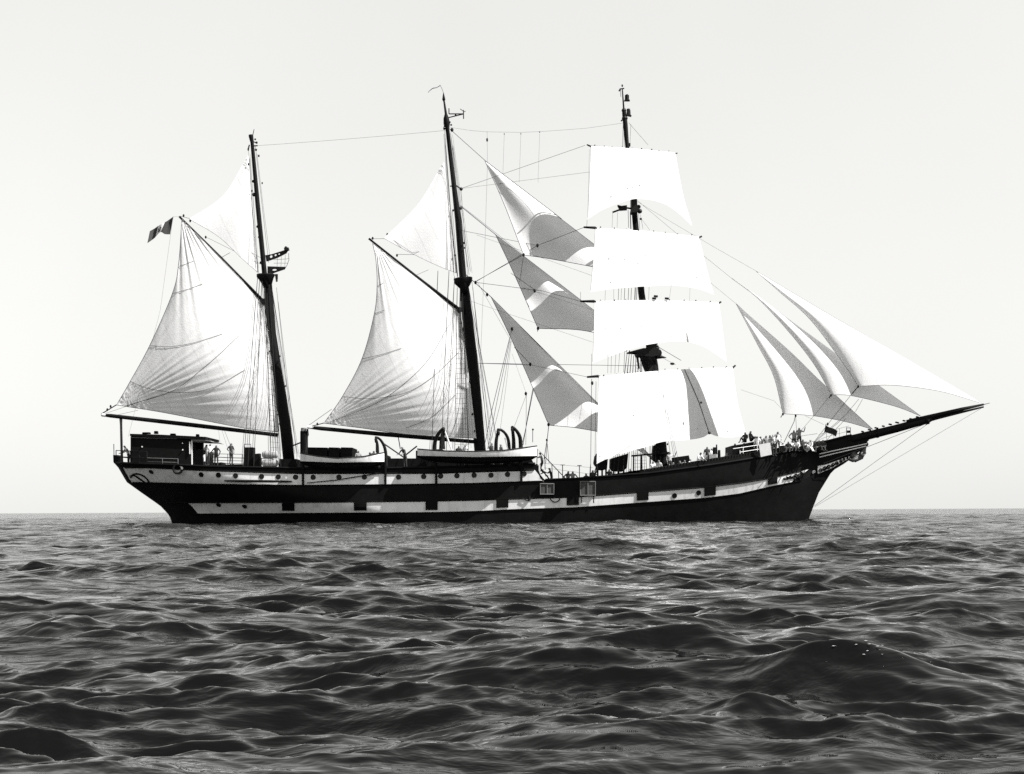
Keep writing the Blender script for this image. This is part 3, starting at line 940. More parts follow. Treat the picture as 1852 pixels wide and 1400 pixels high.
# three staysails between main and fore
sail('st1', 'staysail', [(877, 291), (877.5, 291.5), (878, 292)], [(878, 292), (1016, 397), (1146, 497)], [(947, 461), (1010, 468), (1146, 488)], [(877, 291), (912, 370), (947, 461)], (-0.25, -0.2, -0.2, -2.2), 1.0, M_STAYSAIL, um=0.6, vpow=1.0, vend=0.88)
sail('st2', 'staysail', [(896, 424), (896.5, 424.5), (897, 425)], [(897, 425), (982, 490), (1158, 626)], [(973, 594), (1060, 594), (1158, 616)], [(896, 424), (930, 496), (973, 594)], (-0.25, -0.2, -0.2, -2.4), 1.0, M_STAYSAIL, um=0.6, vpow=1.0, vend=0.88)
sail('st3', 'staysail', [(888, 537), (888.5, 537.5), (889, 538)], [(889, 538), (932, 581), (1024, 675), (1184, 832)], [(992.5, 769), (1048, 772), (1110, 784), (1184, 822)], [(888, 537), (922, 607), (964, 702), (992.5, 769)], (-0.25, -0.2, -0.2, -2.6), 1.1, M_STAYSAIL, um=0.6, vpow=1.0, vend=0.88)
# jibs
sail('jib1', 'jib', [(1331, 549), (1331.5, 549.5), (1332, 550)], [(1332, 550), (1427, 633.6), (1483, 688), (1579, 777)], [(1416, 748.5), (1470, 752), (1530, 763), (1579, 777)], [(1331, 549), (1371, 625), (1399, 680), (1416, 748.5)], (-0.05, 0, 0, -2.3), 1.0, M_SAIL, n=60, um=0.32, vpow=1.0, vend=0.86, ropes='lb', rr=0.016)
sail('jib2', 'jib', [(1323, 503), (1323.5, 503.5), (1324, 504)], [(1324, 504), (1480, 616), (1580, 690), (1666, 753)], [(1503.5, 714), (1541, 716), (1619, 735), (1666, 753)], [(1323, 503), (1371, 540), (1429, 603), (1473, 660), (1503.5, 714)], (-0.05, 0, 0, -2.3), 0.95, M_SAIL, n=60, um=0.32, vpow=1.0, vend=0.86, ropes='lb', rr=0.016)
sail('jib3', 'jib', [(1368, 491), (1368.5, 491.5), (1369, 492)], [(1369, 492), (1500, 570), (1640, 650), (1775, 729)], [(1552.5, 698.5), (1619, 697), (1702, 708), (1775, 729)], [(1368, 491), (1410, 528), (1468, 581), (1531, 666), (1552.5, 698.5)], (-0.05, 0, 0, -2.3), 0.95, M_SAIL, n=60, um=0.32, vpow=1.0, vend=0.86, ropes='lb', rr=0.016)
# square sails on the fore: near yardarms braced aft (left), far ones forward
LR, LG, LT, LC = 3.1, 3.9, 4.5, 4.9
spar('yard', [(1062, 262, -LR - 0.3, 1.2), (1069, 265, -LR + 0.25, 1.6), (1142, 271, 0.3, 2.2), (1221, 278, LR + 0.3, 1.2), (1225, 277, LR + 0.45, 0.9)], m=M_SPAR)
spar('yard', [(1056, 411, -LG - 0.35, 1.6), (1076, 412, -LG + 0.05, 2.4), (1082, 416, -LG + 0.4, 2.4), (1162, 421, 0.35, 2.8), (1262, 431, LG + 0.3, 1.9), (1269, 427.5, LG + 0.45, 1.6)])
spar('yard', [(1050, 545, -LT - 0.35, 1.6), (1074, 545, -LT + 0.05, 2.6), (1080, 549, -LT + 0.4, 2.6), (1178, 547.5, 0.35, 3.0), (1297, 550, LT + 0.3, 2.0), (1304, 546, LT + 0.45, 1.6)])
spar('yard', [(1062, 682, -LC - 0.35, 1.6), (1081, 680.5, -LC + 0.05, 2.4), (1088, 684, -LC + 0.4, 2.5), (1198, 675, 0.35, 3.0), (1323, 667, LC + 0.3, 2.0), (1330, 661, LC + 0.45, 1.6)])
sail('roy', 'square_sail', [(1069, 264), (1140, 268.5), (1221, 276)], [(1221, 276), (1235, 351), (1251.5, 408)], [(1063, 396), (1093, 378), (1137, 362), (1164, 360), (1195, 366), (1222, 381), (1251.5, 408)], [(1069, 264), (1066, 330), (1063, 396)], (-LR, LR, LG - 0.2, -LG + 0.2), 0.9, M_SAIL, um=0.5, vpow=0.7, vend=0.60, rr=0.010, ropes='l')
sail('gal', 'square_sail', [(1077, 412), (1165, 418), (1264, 428)], [(1264, 428), (1280, 494), (1291, 532)], [(1068, 528), (1120, 521), (1168, 518), (1214, 516), (1256, 521), (1291, 532)], [(1077, 412), (1073, 470), (1068, 528)], (-LG, LG, LT - 0.2, -LT + 0.2), 0.9, M_SAIL, um=0.5, vpow=0.7, vend=0.60, rr=0.010, ropes='l')
sail('tops', 'square_sail', [(1075, 545), (1180, 543), (1300, 547)], [(1300, 547), (1307, 600), (1314, 654)], [(1072, 657), (1110, 642), (1152, 628), (1188, 621), (1228, 617), (1266, 624), (1296, 641), (1314, 654)], [(1075, 545), (1074, 600), (1072, 657)], (-LT, LT, LC - 0.2, -LC + 0.2), 0.9, M_SAIL, um=0.5, vpow=0.7, vend=0.60, rr=0.010, ropes='l')
def pleat(x, y, uu, vv):
    t = np.clip((y - 662) / (786 - 662), 0, 1.2)
    cx = 1238 + 45 * t
    w = 3 + 17 * t
    d = (x - cx) / w
    return -0.55 * t * np.exp(-(d + 0.9) ** 2 * 1.2) + 0.85 * t * np.exp(-(d - 0.1) ** 2 * 1.6)
sail('crs', 'square_sail', [(1083, 681), (1200, 670), (1325, 664)], [(1325, 664), (1334, 728), (1349, 786)], [(1079, 839), (1106, 826), (1140, 816), (1170, 808), (1200, 799), (1250, 795), (1271, 791), (1283, 785), (1297, 789), (1322, 791), (1349, 786)], [(1083, 681), (1081, 760), (1079, 839)], (-LC, LC, LC - 0.1, -LC - 0.8), 0.9, M_SAIL, n=100, um=0.5, vpow=0.7, vend=0.60, wr=[(1079, 845, 130, 0.06, 34, 0.5)], rr=0.010, ropes='l')
sail_line('crs', [(1238, 668), (1262, 722), (1275, 760), (1283, 784)], 0.03, 'buntline')
fits('buntline_block', [('o', (1268, 728, -0.6), 0.10), ('o', (1283, 783, -0.7), 0.12)])
# jackstay eyes along the yards
for (key, n) in (('roy', 9), ('gal', 8), ('tops', 9), ('crs', 11)):
    C, lat, o = SAILS[key]
    nn = C.shape[0]
    mb = MB()
    for k in range(n):
        j = int((k + 0.5) / n * (nn - 1))
        x, y = C[0, j]
        mb.ball(P(x + random.uniform(-1, 1), y - 1.5 + random.uniform(-0.6, 0.6), lat[0, j] - 0.06), random.uniform(0.03, 0.06), n=6)
    for k in range(7):
        i, j = int(random.uniform(0.45, 0.95) * (nn - 1)), int(random.uniform(0.1, 0.9) * (nn - 1))
        x, y = C[i, j]
        mb.ball(P(x, y, lat[i, j] - 0.05), random.uniform(0.025, 0.045), n=6)
    tag(mb.build('robands', M_ROPE, o), kind='stuff')

# ------------------------------------------------------------------ standing and running rigging
def rope(name, pts, r=0.016, m=M_ROPE, sag=0.0, parent=SHIP):
    r = max(r, 0.006) * 1.15
    q = [P(*p) for p in pts]
    if len(q) == 2 and sag:
        a, b = q
        q = [a.lerp(b, t) - Vector((0, 0, sag * 4 * t * (1 - t))) for t in np.linspace(0, 1, 10)]
    return MB().tube(q, r, 4, cap=False).build(name, m, parent)
def block(x, y, la, r=0.10):
    fit('block', [('o', (x, y, la), r, (0.8, 0.6, 1.2))])
# stays on the centre line
for (a, b, r) in (((812, 232, 0), (878, 291, -0.2), .016), ((1016, 397, -0.15), (1146, 497, -0.2), .016), ((832, 372, 0), (897, 425, -0.2), .02), ((843, 497, 0), (889, 538, -0.2), .022),
                  ((878, 291, -.2), (1016, 396, -.15), .014), ((897, 425, -.2), (1158, 626, -.2), .02), ((889, 538, -.2), (1184, 832, -.2), .022),
                  ((1148, 362, -.2), (1369, 491, -.05), .007), ((1369, 491, -.05), (1775, 729, 0), .005), ((1152, 362, -.2), (1324, 504, -.05), .008), ((1324, 504, 0), (1666, 753, 0), .014),
                  ((1190, 430, -.2), (1332, 550, -.05), .007), ((1332, 550, 0), (1579, 777, 0), .018), ((1137, 222, 0), (1172, 262, 0.2), .010),
                  ((458, 264, 0), (806, 236, 0), .008), ((480, 497, 0), (868, 800, 0.3), .0)):
    if r: rope('stay', [a, b], r, sag=0.05 if r < 0.01 else 0.0)
# aerial wire between main and fore with its insulators
rope('aerial_wire', [(812, 230, 0), (850, 236, 0), (881, 238.5, 0), (940, 239.5, 0), (980, 238, 0), (1060, 232, 0), (1131, 222, 0)], 0.007)
rope('aerial_lead', [(881, 238, 0), (881.5, 300, 0), (879, 380, 0), (876, 480, 0), (871, 600, 0), (867, 700, 0)], 0.007)
for (x, y, s) in ((881, 253, 0.11), (912, 242.5, 0.05), (942, 242, 0.05), (976, 239, 0.05)):
    fit('insulator', [('o', (x, y, 0), s, (0.7, 0.7, 1.5))])
for x in (912, 942, 976):
    rope('aerial_lead', [(x, 242, 0), (x - 3, 330, 0)], 0.004)
# braces
for (a, b, r) in (((1058, 263, -LR - .3), (834, 341, 0), .012), ((1075, 310, -LR), (834, 341, 0), .008), ((1057, 411, -LG - .3), (972, 444, -2.2), .016), ((972, 444, -2.2), (858, 511, -.2), .016),
                  ((972, 444, -2.2), (835, 417, 0), .012), ((1050, 545, -LT - .3), (980, 526, -2.2), .014), ((980, 526, -2.2), (862, 511, -.2), .014), ((967, 524, -2.2), (924, 494, -1), .014),
                  ((1063, 682, -LC - .3), (960, 660, -2.4), .012), ((960, 660, -2.4), (866, 657, -.3), .018), ((1170, 662, -.5), (866, 657, -.3), .014), ((959, 658, -2.4), (930, 628, -1.6), .016),
                  ((947, 461, -2.2), (940, 510, -2.2), .014), ((947, 461, -2.2), (862, 508, -.4), .016), ((947, 461, -2.2), (834, 372, 0), .010), ((1075, 500, -4), (862, 425, 0), .007), ((1070, 560, -4.3), (945, 520, -2), .007),
                  ((1075, 620, -4.3), (852, 545, -.2), .007), ((932, 581, -.4), (922, 607, -1.2), .012), ((862, 508, 0), (922, 612, -1.2), .009)):
    rope('brace', [a, b], r)
for (x, y, la) in ((972, 444, -2.2), (967, 526, -2.2), (959, 659, -2.4), (926, 595, -1.0), (951, 712, -2), (881, 533, -.2), (992, 768, -2.6), (947, 461, -2.2), (973, 594, -2.4), (860, 511, -.3), (1071, 693, -LC), (834, 342, 0)):
    block(x, y, la, 0.13)
# sheets of the staysails and jibs
for (pts, r) in (([(992.5, 769, -2.6), (990, 792, -2.8), (984, 830, -3.6)], .022), ([(990, 795, -2.8), (987, 838, -3.7)], .016), ([(989, 795, -2.8), (993, 838, -3.7)], .016),
                 ([(973, 594, -2.4), (972, 600, -2.4)], .02), ([(922, 610, -1.2), (890, 740, -2.5), (875, 812, -3.5)], .018), ([(923, 612, -1.2), (900, 720, -2.5), (882, 812, -3.5)], .016), ([(924, 616, -1.2), (905, 730, -2.6), (884, 812, -3.6)], .012),
                 ([(925, 616, -1.2), (915, 700, -2), (903, 790, -3)], .008), ([(926, 640, -1.2), (944, 690, -2), (952, 712, -2.4)], .008), ([(964, 702, -1.9), (955, 750, -2.6), (946, 805, -3.4)], .020), ([(965, 704, -1.9), (952, 770, -2.8), (944, 805, -3.4)], .016),
                 ([(952, 714, -2.4), (930, 772, -3)], .010), ([(952, 714, -2.4), (951, 805, -3.4)], .012), ([(964, 706, -1.9), (983, 745, -2.2)], .006),
                 ([(1416, 748.5, -2.3), (1412, 755, -2.4)], .03), ([(1439, 750, -2), (1436, 763, -2.1), (1418, 800, -2.6)], .02), ([(1439, 752, -2), (1441, 785, -2.4)], .012),
                 ([(1503.5, 714, -2.3), (1496, 722, -2.3), (1474, 750, -2.3), (1430, 800, -2.4)], .010), ([(1552.5, 698.5, -2.3), (1541, 712, -2.2)], .03), ([(1541, 712, -2.2), (1503, 760, -2), (1472, 800, -1.8)], .014),
                 ([(1553, 722, -1.5), (1530, 750, -1.6), (1474, 797, -1.7)], .012), ([(1560, 722, -1.4), (1547, 745, -1.5)], .012), ([(1530, 757, -1.2), (1513, 775, -1.4), (1495, 797, -1.5)], .014), ([(1519, 762, -1.2), (1474, 799, -1.6)], .014), ([(1503.5, 714, -2.3), (1499, 720, -2.3)], .03),
                 ([(1340, 705, 3), (1400, 725, 1), (1416, 742, -1)], .007), ([(1456, 752, -1.5), (1490, 768, -1.2)], .008)):
    rope('sheet', pts, r)
for (x, y, la) in ((989, 796, -2.8), (1439, 752, -2), (1552, 699, -2.3), (1503, 715, -2.3), (1416, 749, -2.3), (1497, 767, -1.3)):
    block(x, y, la, 0.10)
# bobstays
rope('bobstay', [(1473, 915, 0), (1676, 768, 0)], .012)
rope('bobstay', [(1473, 917, 0), (1779, 736, 0)], .009)
rope('bowsprit_shroud', [(1490, 838, -0.8), (1590, 800, -0.5), (1676, 766, -0.3)], .016)
# gaff gear: peak halyards, vangs and topping lifts
for (a, b, r) in (((326, 391, -2.85), (350, 397, -2.4), .014), ((350, 397, -2.4), (478, 470, -.2), .010), ((371, 428, -2), (476, 480, -.2), .010), ((400, 466, -1.5), (416, 457, -1.4), .014),
                  ((668, 432, -2.85), (816, 430, -.1), .012), ((700, 432, -2.4), (817, 445, -.1), .010), ((718, 460, -2), (818, 462, -.1), .012), ((702, 428, -2.4), (745, 457, -2), .010), ((745, 457, -2), (817, 447, -.1), .010), ((740, 393, -1), (815, 419, -.1), .008),
                  ((752, 498, -1.5), (775, 488, -1.4), .01), ((313, 392, -2.9), (290, 560, -3.2), .006), ((290, 560, -3.2), (232, 790, -3.6), .006), ((325, 392, -2.9), (313, 392, -2.9), .006),
                  ((183, 749, -3.6), (211, 732, -3.5), .035), ((190, 748, -3.6), (312, 707, -3.2), .010), ((205, 752, -3.5), (250, 742, -3), .01), ((556, 771, -3.6), (600, 740, -3.4), .014), ((560, 772, -3.6), (586, 765, -3.5), .03),
                  ((405, 776, -1.4), (419, 812, -2.4), .012), ((400, 774, -1.4), (412, 812, -2.2), .008), ((395, 775, -1.4), (398, 800, -2), .006), ((720, 789, -1.6), (724, 812, -2), .03)):
    rope('halyard', [a, b], r)
for (x, y, la) in ((332, 390, -2.7), (344, 399.5, -2.5), (372, 429, -2), (674, 431, -2.7), (700.5, 424, -2.4), (718, 462, -2), (739, 393, -1), (194, 741, -3.55), (574, 767, -3.5), (200, 735, -3.5), (817, 431, -.1), (817, 445, -.1), (817, 463, -.1), (258, 654, -2.8)):
    block(x, y, la, 0.10)
# shrouds and their ratlines
def shrouds(mast, feet, head, far=True, rat=None, r=0.018, inset=0.0):
    for (fx, fy, hx, hy) in feet:
        b = half(fx, max(fy, 846)) - inset
        rope('shroud', [(hx, hy, -0.45), (fx, fy, -b - 0.05)], r)
        if far:
            rope('shroud', [(hx, hy, 0.45), (fx - 4, fy, b)], r * 0.8)
    if rat:
        (a, b, i, j, t0, t1, n) = rat
        A, B = feet[i], feet[j]
        mb = MB()
        for k in range(n):
            t = t0 + (t1 - t0) * k / (n - 1)
            q = []
            for F in (A, B):
                bb = half(F[0], max(F[1], 846)) + 0.05 - inset
                q.append(P(F[2], F[3], -0.45).lerp(P(F[0], F[1], -bb), t))
            mb.tube(q, 0.010, 4, cap=False)
        tag(mb.build('ratlines', M_ROPE, SHIP), kind='stuff')
shrouds('miz', [(508, 845, 487, 530), (500, 845, 483, 530), (490, 845, 480, 520), (459, 845, 474, 500), (448, 845, 470, 500), (440, 845, 466, 500)], None, rat=(0, 0, 0, 2, 0.22, 0.98, 27))
shrouds('mai', [(848, 838, 836, 520), (838, 838, 832, 520), (822, 838, 827, 520), (806, 838, 822, 500), (797, 838, 812, 490), (780, 838, 792, 490)], None, rat=(0, 0, 0, 2, 0.3, 0.98, 25))
shrouds('for', [(1170, 861, 1160, 655), (1162, 861, 1158, 652), (1153, 862, 1154, 650), (1145, 862, 1150, 646), (1136, 863, 1146, 643), (1126, 864, 1142, 641), (1116, 864, 1138, 640), (1108, 865, 1134, 640)], None, rat=(0, 0, 0, 3, 0.03, 0.98, 34), inset=0.9)
for (a, b, r) in (((500, 520, 0), (534, 845, -1.0), .012), ((503, 545, 0), (539, 845, -1.2), .010), ((459, 270, -.1), (474, 497, -.8), .008), ((855, 520, 0), (884, 812, -1.5), .016), ((853, 505, 0), (889, 812, -1.8), .012),
                  ((811, 240, -.1), (832, 500, -.9), .012), ((815, 240, -.1), (843, 500, .6), .012), ((804, 236, -.1), (815, 390, -.8), .010), ((814, 390, -.8), (828, 503, -1), .016), ((834, 345, 0), (846, 500, .5), .010), ((818, 380, -.3), (828, 500, -.6), .012),
                  ((1100, 640, -4), (1099, 675, -4.4), .010), ((1106, 639, -3.6), (1105, 675, -4), .010), ((1114, 637, -3.2), (1112, 675, -3.5), .010), ((1121, 636, -2.8), (1118, 674, -3), .010), ((1130, 633, -2), (1128, 673, -2.4), .014), ((1138, 640, -1), (1135, 672, -1.6), .012),
                  ((1095, 525, -3), (1094, 545, -3.2), .008), ((1110, 523, -3), (1110, 545, -3), .008), ((1119, 522, -2.6), (1118, 545, -2.8), .014), ((1124, 522, -2.4), (1123, 545, -2.5), .010), ((1130, 521, -2), (1129, 545, -2.2), .016), ((1137, 521, -1.6), (1136, 545, -1.7), .016), ((1142, 521, -1.3), (1141, 545, -1.4), .016), ((1149, 520, -.9), (1148, 545, -1), .03), ((1152, 520, -.8), (1151, 545, -.9), .02), ((1174, 519, -.4), (1173, 545, -.4), .01), ((1214, 516, 1), (1210, 545, 1), .006), ((1248, 520, 2.5), (1247, 545, 2.5), .006),
                  ((1108, 385, -.9), (1107, 412, -1.2), .008), ((1117, 384, -.8), (1116, 412, -1), .008), ((1136, 380, -.6), (1137, 412, -.8), .016), ((1140, 384, -.5), (1141, 414, -.6), .03), ((1155, 386, -.4), (1157, 414, -.4), .012), ((1158, 388, -.3), (1163, 414, -.2), .010), ((1160, 396, -.2), (1175, 416, 0), .008),
                  ((1127, 225, 0), (1126, 266, -.4), .014), ((1128, 228, 0), (1129, 266, -.3), .010), ((1141, 225, 0), (1139, 266, .2), .010), ((1066, 270, -LR), (1063, 395, -LG), .006), ((1062, 398, -LG), (1061, 412, -LG), .01), ((1050, 528, -LT), (1050, 545, -LT), .01), ((1070, 640, -LC), (1070, 682, -LC), .01), ((1070, 685, -LC - .2), (1068, 865, -4.4), .016), ((1078, 690, -LC - .2), (1076, 840, -4.6), .012), ((1068, 840, -4.4), (1066, 865, -4.4), .02),
                  ((1079, 838, -5), (1074, 866, -4.4), .03), ((1188, 626, -.4), (1232, 652, 1), .018), ((1196, 646, 0), (1222, 660, 1), .010), ((982, 838, -3.9), (1072, 846, -4.3), .008), ((984, 846, -3.9), (1072, 858, -4.3), .008)):
    rope('backstay', [a, b], r)
rr_ = random.Random(3)
for (ax, y0, y1, spread, n_, sgn) in ((MIZ, 500, 838, 26, 9, -1), (MIZ, 505, 838, 12, 4, 1), (MAI, 508, 812, 34, 10, -1), (MAI, 510, 815, 26, 7, 1), (MAI, 235, 500, 9, 5, -1), (MAI, 240, 500, 8, 4, 1), (MIZ, 262, 495, 7, 4, -1), (MIZ, 262, 480, 5, 2, 1), (FOR, 645, 850, 16, 5, -1), (FOR, 650, 850, 22, 6, 1)):
    for k in range(n_):
        f_ = (k + rr_.random()) / n_
        ya, yb = y0 + rr_.uniform(0, 30), y1 - rr_.uniform(0, 25)
        xa, xb = mast_at(ax, ya) + sgn * (5 + 3 * f_), mast_at(ax, yb) + sgn * (9 + spread * f_)
        la = -0.5 - 2.6 * f_ * (1 if y1 > 600 else 0.25)
        rope('halyard', [(xa, ya, -0.5), ((xa + xb) / 2 + sgn * rr_.uniform(-1, 1.5), (ya + yb) / 2, (la - 0.5) / 2), (xb, yb, la)], rr_.choice((0.007, 0.009, 0.012)))
    for k in range(max(2, n_ // 2)):
        y = rr_.uniform(y0 + 10, y1 - 20)
        block(mast_at(ax, y) + sgn * rr_.uniform(7, 12), y, -0.6, rr_.uniform(0.06, 0.10))
fit('block', [('o', (1216, 658, 0.4), 0.13, (1.5, 0.7, 0.8))])
for (x, y, la) in ((1183, 540, -.3), (1206, 540, .6), (1186, 536, -.3)):
    fit('yard_parrel', [('b', (x, y, la), (7, 0.3, 3), 0.1)])

# ------------------------------------------------------------------ deck works (parts of the ship)
def house(name, outl, lat0, lat1, m, parent=SHIP):
    return MB().prism(outl, lat0, lat1).build(name, m, parent)
# chart house and wheel house on the poop
CH = house('deckhouse', [(236, 789), (345, 795), (345, 845), (236, 845)], -2.5, 2.5, M_HOUSE)
house('house_roof', [(235, 784.5), (290, 786), (372, 790), (372, 794.5), (345, 794), (235, 788.5)], -2.7, 2.7, M_HOUSE, CH)
house('roof_trim', [(236, 790.6), (320, 793), (320, 794), (236, 791.6)], -2.53, -2.5, M_GREY, CH)
for (x, y, w, h) in ((265, 783.5, 14, 3), (282.5, 782.3, 6, 5), (313, 786, 9, 3.5), (357.5, 788, 5, 5)):
    p = P(x, y, -1.2)
    MB().box(p, (w * S, 0.5, h * S), taper=0.85).build('roof_vent', M_HOUSE, CH)
for (x, y) in ((257, 808), (330, 801.5), (330.5, 813.5)):
    MB().tube([P(x, y, -2.6), P(x, y, -2.48)], 0.05, 8).build('house_lamp', M_PAINT, CH)
# wheel house front: open window wall with pale posts
WH = house('wheelhouse', [(347.5, 813), (366, 814), (366, 845), (347.5, 845)], -2.2, 2.2, M_HOUSE)
for (x, ya, yb, w, la) in ((343.3, 799, 821, 1.6, -2.56), (347.2, 797, 845, 1.9, -2.45), (366.5, 796, 845, 1.2, -2.2), (366.5, 796, 845, 1.2, 2.2), (347.2, 797, 845, 1.9, 2.4)):
    a, b = P(x, ya, la), P(x, yb, la)
    MB().box((a + b) / 2, (w * S, 0.10, abs(a.z - b.z))).build('corner_post', M_PAINT if la < -2.3 else M_HOUSE, WH)
for la in (-2.2, 2.2):
    house('window_head', [(347.8, 796), (372, 797.5), (372, 800), (347.8, 799.5)], la - 0.06, la + 0.06, M_GREY, WH)
house('window_mullion', [(356.5, 800), (366, 800.5), (366, 813), (356.5, 813)], -0.1, 0.1, M_HOUSE, WH)
house('roof_eave', [(345.5, 795), (372, 795.5), (380, 797), (382, 799), (372, 797.2), (345.5, 796.5)], -2.6, 2.6, M_GREY, WH)
fit('eave_horn', [('o', (379.5, 798.5, -1.8), 0.16)], WH)
house('wheel_stand', [(366.5, 825), (369, 822), (369, 834), (366.5, 835)], -2.1, -1.6, M_PAINT, WH)
# poop rails
def rail(name, pts_fn, xs, heights, m, r=0.022, post_every=1, lat_in=0.12, posts=True):
    for h in heights:
        MB().tube([pts_fn(x, h, lat_in) for x in xs], r, 5).build(name, m, SHIP)
    if posts:
        for i, x in enumerate(xs):
            if i % post_every == 0:
                MB().tube([pts_fn(x, 0, lat_in), pts_fn(x, max(heights), lat_in)], r * 1.2, 5).build('stanchion', m, SHIP)
def poop(x, h, li_):
    y = li(TOP, x)
    b = max(0.05, half(x, y + 0.4) - li_)
    p = P(x, y, -b)
    return Vector((p.x, p.y, p.z + h))
def poop_far(x, h, li_):
    p = poop(x, h, li_)
    return Vector((p.x, -p.y, p.z))
rail('poop_rail', poop, [210, 222, 236, 252, 266], (0.5, 0.98), M_IRON, 0.03)
rail('poop_rail', poop, [266, 294, 322], (0.22, 0.50), M_GREY, 0.02)
rail('poop_rail', poop_far, [210, 236, 270, 310, 350, 384, 412, 440, 462], (0.5, 0.98), M_IRON, 0.03)
rail('poop_rail', poop, [384, 412, 439], (0.10, 0.5, 1.0), M_IRON, 0.02)
MB().tube([P(206.5, 838, -0.3), P(205.8, 803, -0.3)], 0.03, 5).build('stern_staff', M_IRON, SHIP)
house('taffrail_locker', [(204.5, 823), (213, 823), (214, 838), (205, 836)], -0.8, 0.8, M_HOUSE)
# ready-use locker and the dark hatch coamings abaft the mizzen
LK = house('deck_locker', [(441, 809), (457.5, 809), (458, 852), (440, 852)], -2.0, -0.9, M_HOUSE)
MB().tube([P(441.5, 809, -2), P(441.5, 803.5, -2), P(453.5, 803.5, -2), P(453.5, 809, -2)], 0.03, 5).build('locker_handle', M_IRON, LK)
house('skylight', [(408, 840), (437, 840), (440, 852), (404, 852)], -1.6, 1.6, M_HOUSE)
house('skylight', [(384, 838), (400, 836), (404, 852), (380, 852)], -3.0, -1.2, M_HOUSE)
house('bollard_block', [(459, 821), (469, 820), (471, 852), (459, 852)], -2.6, -1.8, M_HOUSE)
house('bollard_block', [(505, 830), (535, 830), (538, 852), (503, 852)], -2.0, 1.0, M_HOUSE)
# crane pillar by the aft boat, and boat deck houses amidships
PL = MB().tube([P(550, 852, -3.3), P(550, 780, -3.3)], 0.30, 10).build('crane_pillar', M_HOUSE, SHIP)
MB().tube([P(549.5, 780, -3.3), P(549.5, 774, -3.3)], [0.24, 0.22], 10).build('pillar_cap', M_GREY, PL)
MB().tube([P(553, 797, -3.3), P(557, 786, -3.4), P(556, 776, -3.5)], 0.07, 6).build('pillar_hook', M_IRON, PL)
for (xa, xb) in ((557, 591.5), (594.5, 613), (616.5, 637)):
    house('deck_crate', [(xa, 809), (xb, 809.5), (xb, 846), (xa, 846)], -2.2, 1.6, M_HOUSE)
house('midship_house', [(700, 829), (752, 829), (960, 826), (965, 838), (965, 848), (700, 848)], -2.6, 2.6, M_HOUSE)
house('winch_bed', [(640, 826), (700, 823), (702, 848), (638, 848)], -1.8, 1.8, M_HOUSE)
house('hatch_coaming', [(752, 815), (800, 812), (800, 829), (752, 829)], -1.6, 1.6, M_HOUSE)
# davits
def davit(pts, r=0.10):
    d = MB().tube([P(*p) for p in spline(pts, 14)], [r * (1.25 - 0.5 * t) for t in np.linspace(0, 1, 14)], 8).build('davit', M_IRON, SHIP, smooth=True)
    e = pts[-1]
    fit('davit_block', [('o', (e[0], e[1] + 4, e[2]), 0.13, (0.8, 0.7, 1.3))], d)
    return d
davit([(698, 846, -4.3), (697, 815, -4.4), (690, 798, -4.7), (682, 791, -5.2), (679.5, 791, -5.5)], 0.12)
davit([(683, 846, -3.2), (683, 810, -3.2), (681.5, 799, -3.3), (680, 794, -3.4)], 0.12)
davit([(786, 846, -4.3), (786, 805, -4.4), (790, 790, -4.8), (797, 779, -5.3), (803, 775, -5.6)], 0.16)
davit([(800, 812, -3.2), (800, 796, -3.2), (801, 784, -3.4), (804, 780, -3.6)], 0.18)
davit([(921, 846, -4.3), (920.5, 806, -4.4), (917, 789, -4.8), (908, 778.5, -5.3), (900, 777, -5.6)], 0.13)
davit([(897, 846, -2.2), (897, 805, -2.2), (899, 788, -2.3), (902, 780, -2.4)], 0.15)
davit([(942, 846, -4.3), (941.5, 800, -4.4), (938, 785, -4.8), (931, 776, -5.3), (926, 772.5, -5.6)], 0.16)
davit([(929, 846, -2.2), (929, 800, -2.2), (928, 786, -2.4), (927, 778, -2.5)], 0.16)
for (a, b, m) in (((804, 778, -5.5), (818, 817, -5.4), M_PAINT), ((695, 803, -4.5), (730, 827, -4), M_IRON), ((735, 822, -4), (754, 807, -4.4), M_IRON), ((545, 800, -3.5), (530, 806, -2.5), M_IRON)):
    MB().tube([P(*a), P(*b)], 0.055, 6).build('boat_gripe', m, SHIP)
rope('boat_fall', [(913, 792, -5.3), (919, 815, -5.3), (914, 826, -5.3), (910, 832, -5.3)], 0.03, M_MANILA)
rope('boat_fall', [(680, 795, -5.5), (680, 818, -5.4)], 0.02)
rope('boat_fall', [(557, 780, -3.6), (553, 818, -5.2)], 0.02)
rope('boat_fall', [(801, 779, -5.6), (800, 814, -5.4)], 0.02)
# ladder from the poop break to the well deck
LD = MB()
for la in (-3.9, -3.1):
    LD.tube([P(974, 842, la), P(1012, 890, la)], 0.06, 6)
for k in range(9):
    t = (k + 0.5) / 9
    LD.box(P(974 + 38 * t, 842 + 48 * t, -3.5), (0.22, 0.8, 0.05))
LDo = LD.build('companion_ladder', M_HOUSE, SHIP)
for la in (-3.95, -3.05):
    MB().tube([P(971, 838, la), P(972, 812, la), P(985, 826, la), P(1024, 867, la)], 0.035, 5).build('ladder_handrail', M_IRON, SHIP)
for (x, y) in ((985, 826), (998, 840), (1010, 853)):
    MB().tube([P(x, y, -3.95), P(x + 1, y + 24, -3.95)], 0.03, 5).build('handrail_post', M_IRON, SHIP)
for (x, ya) in ((1017.5, 841), (1048, 842)):
    MB().tube([P(x, 880, 2.5), P(x, ya, 2.5)], 0.035, 5).build('awning_post', M_IRON, SHIP)
    MB().tube([P(x - 4, ya, 2.5), P(x + 4, ya, 2.5)], 0.03, 5).build('awning_bar', M_IRON, SHIP)
MB().tube([P(963.5, 800, -2.4), P(963.5, 775, -2.4)], 0.025, 5).build('deck_lamp_post', M_IRON, SHIP)
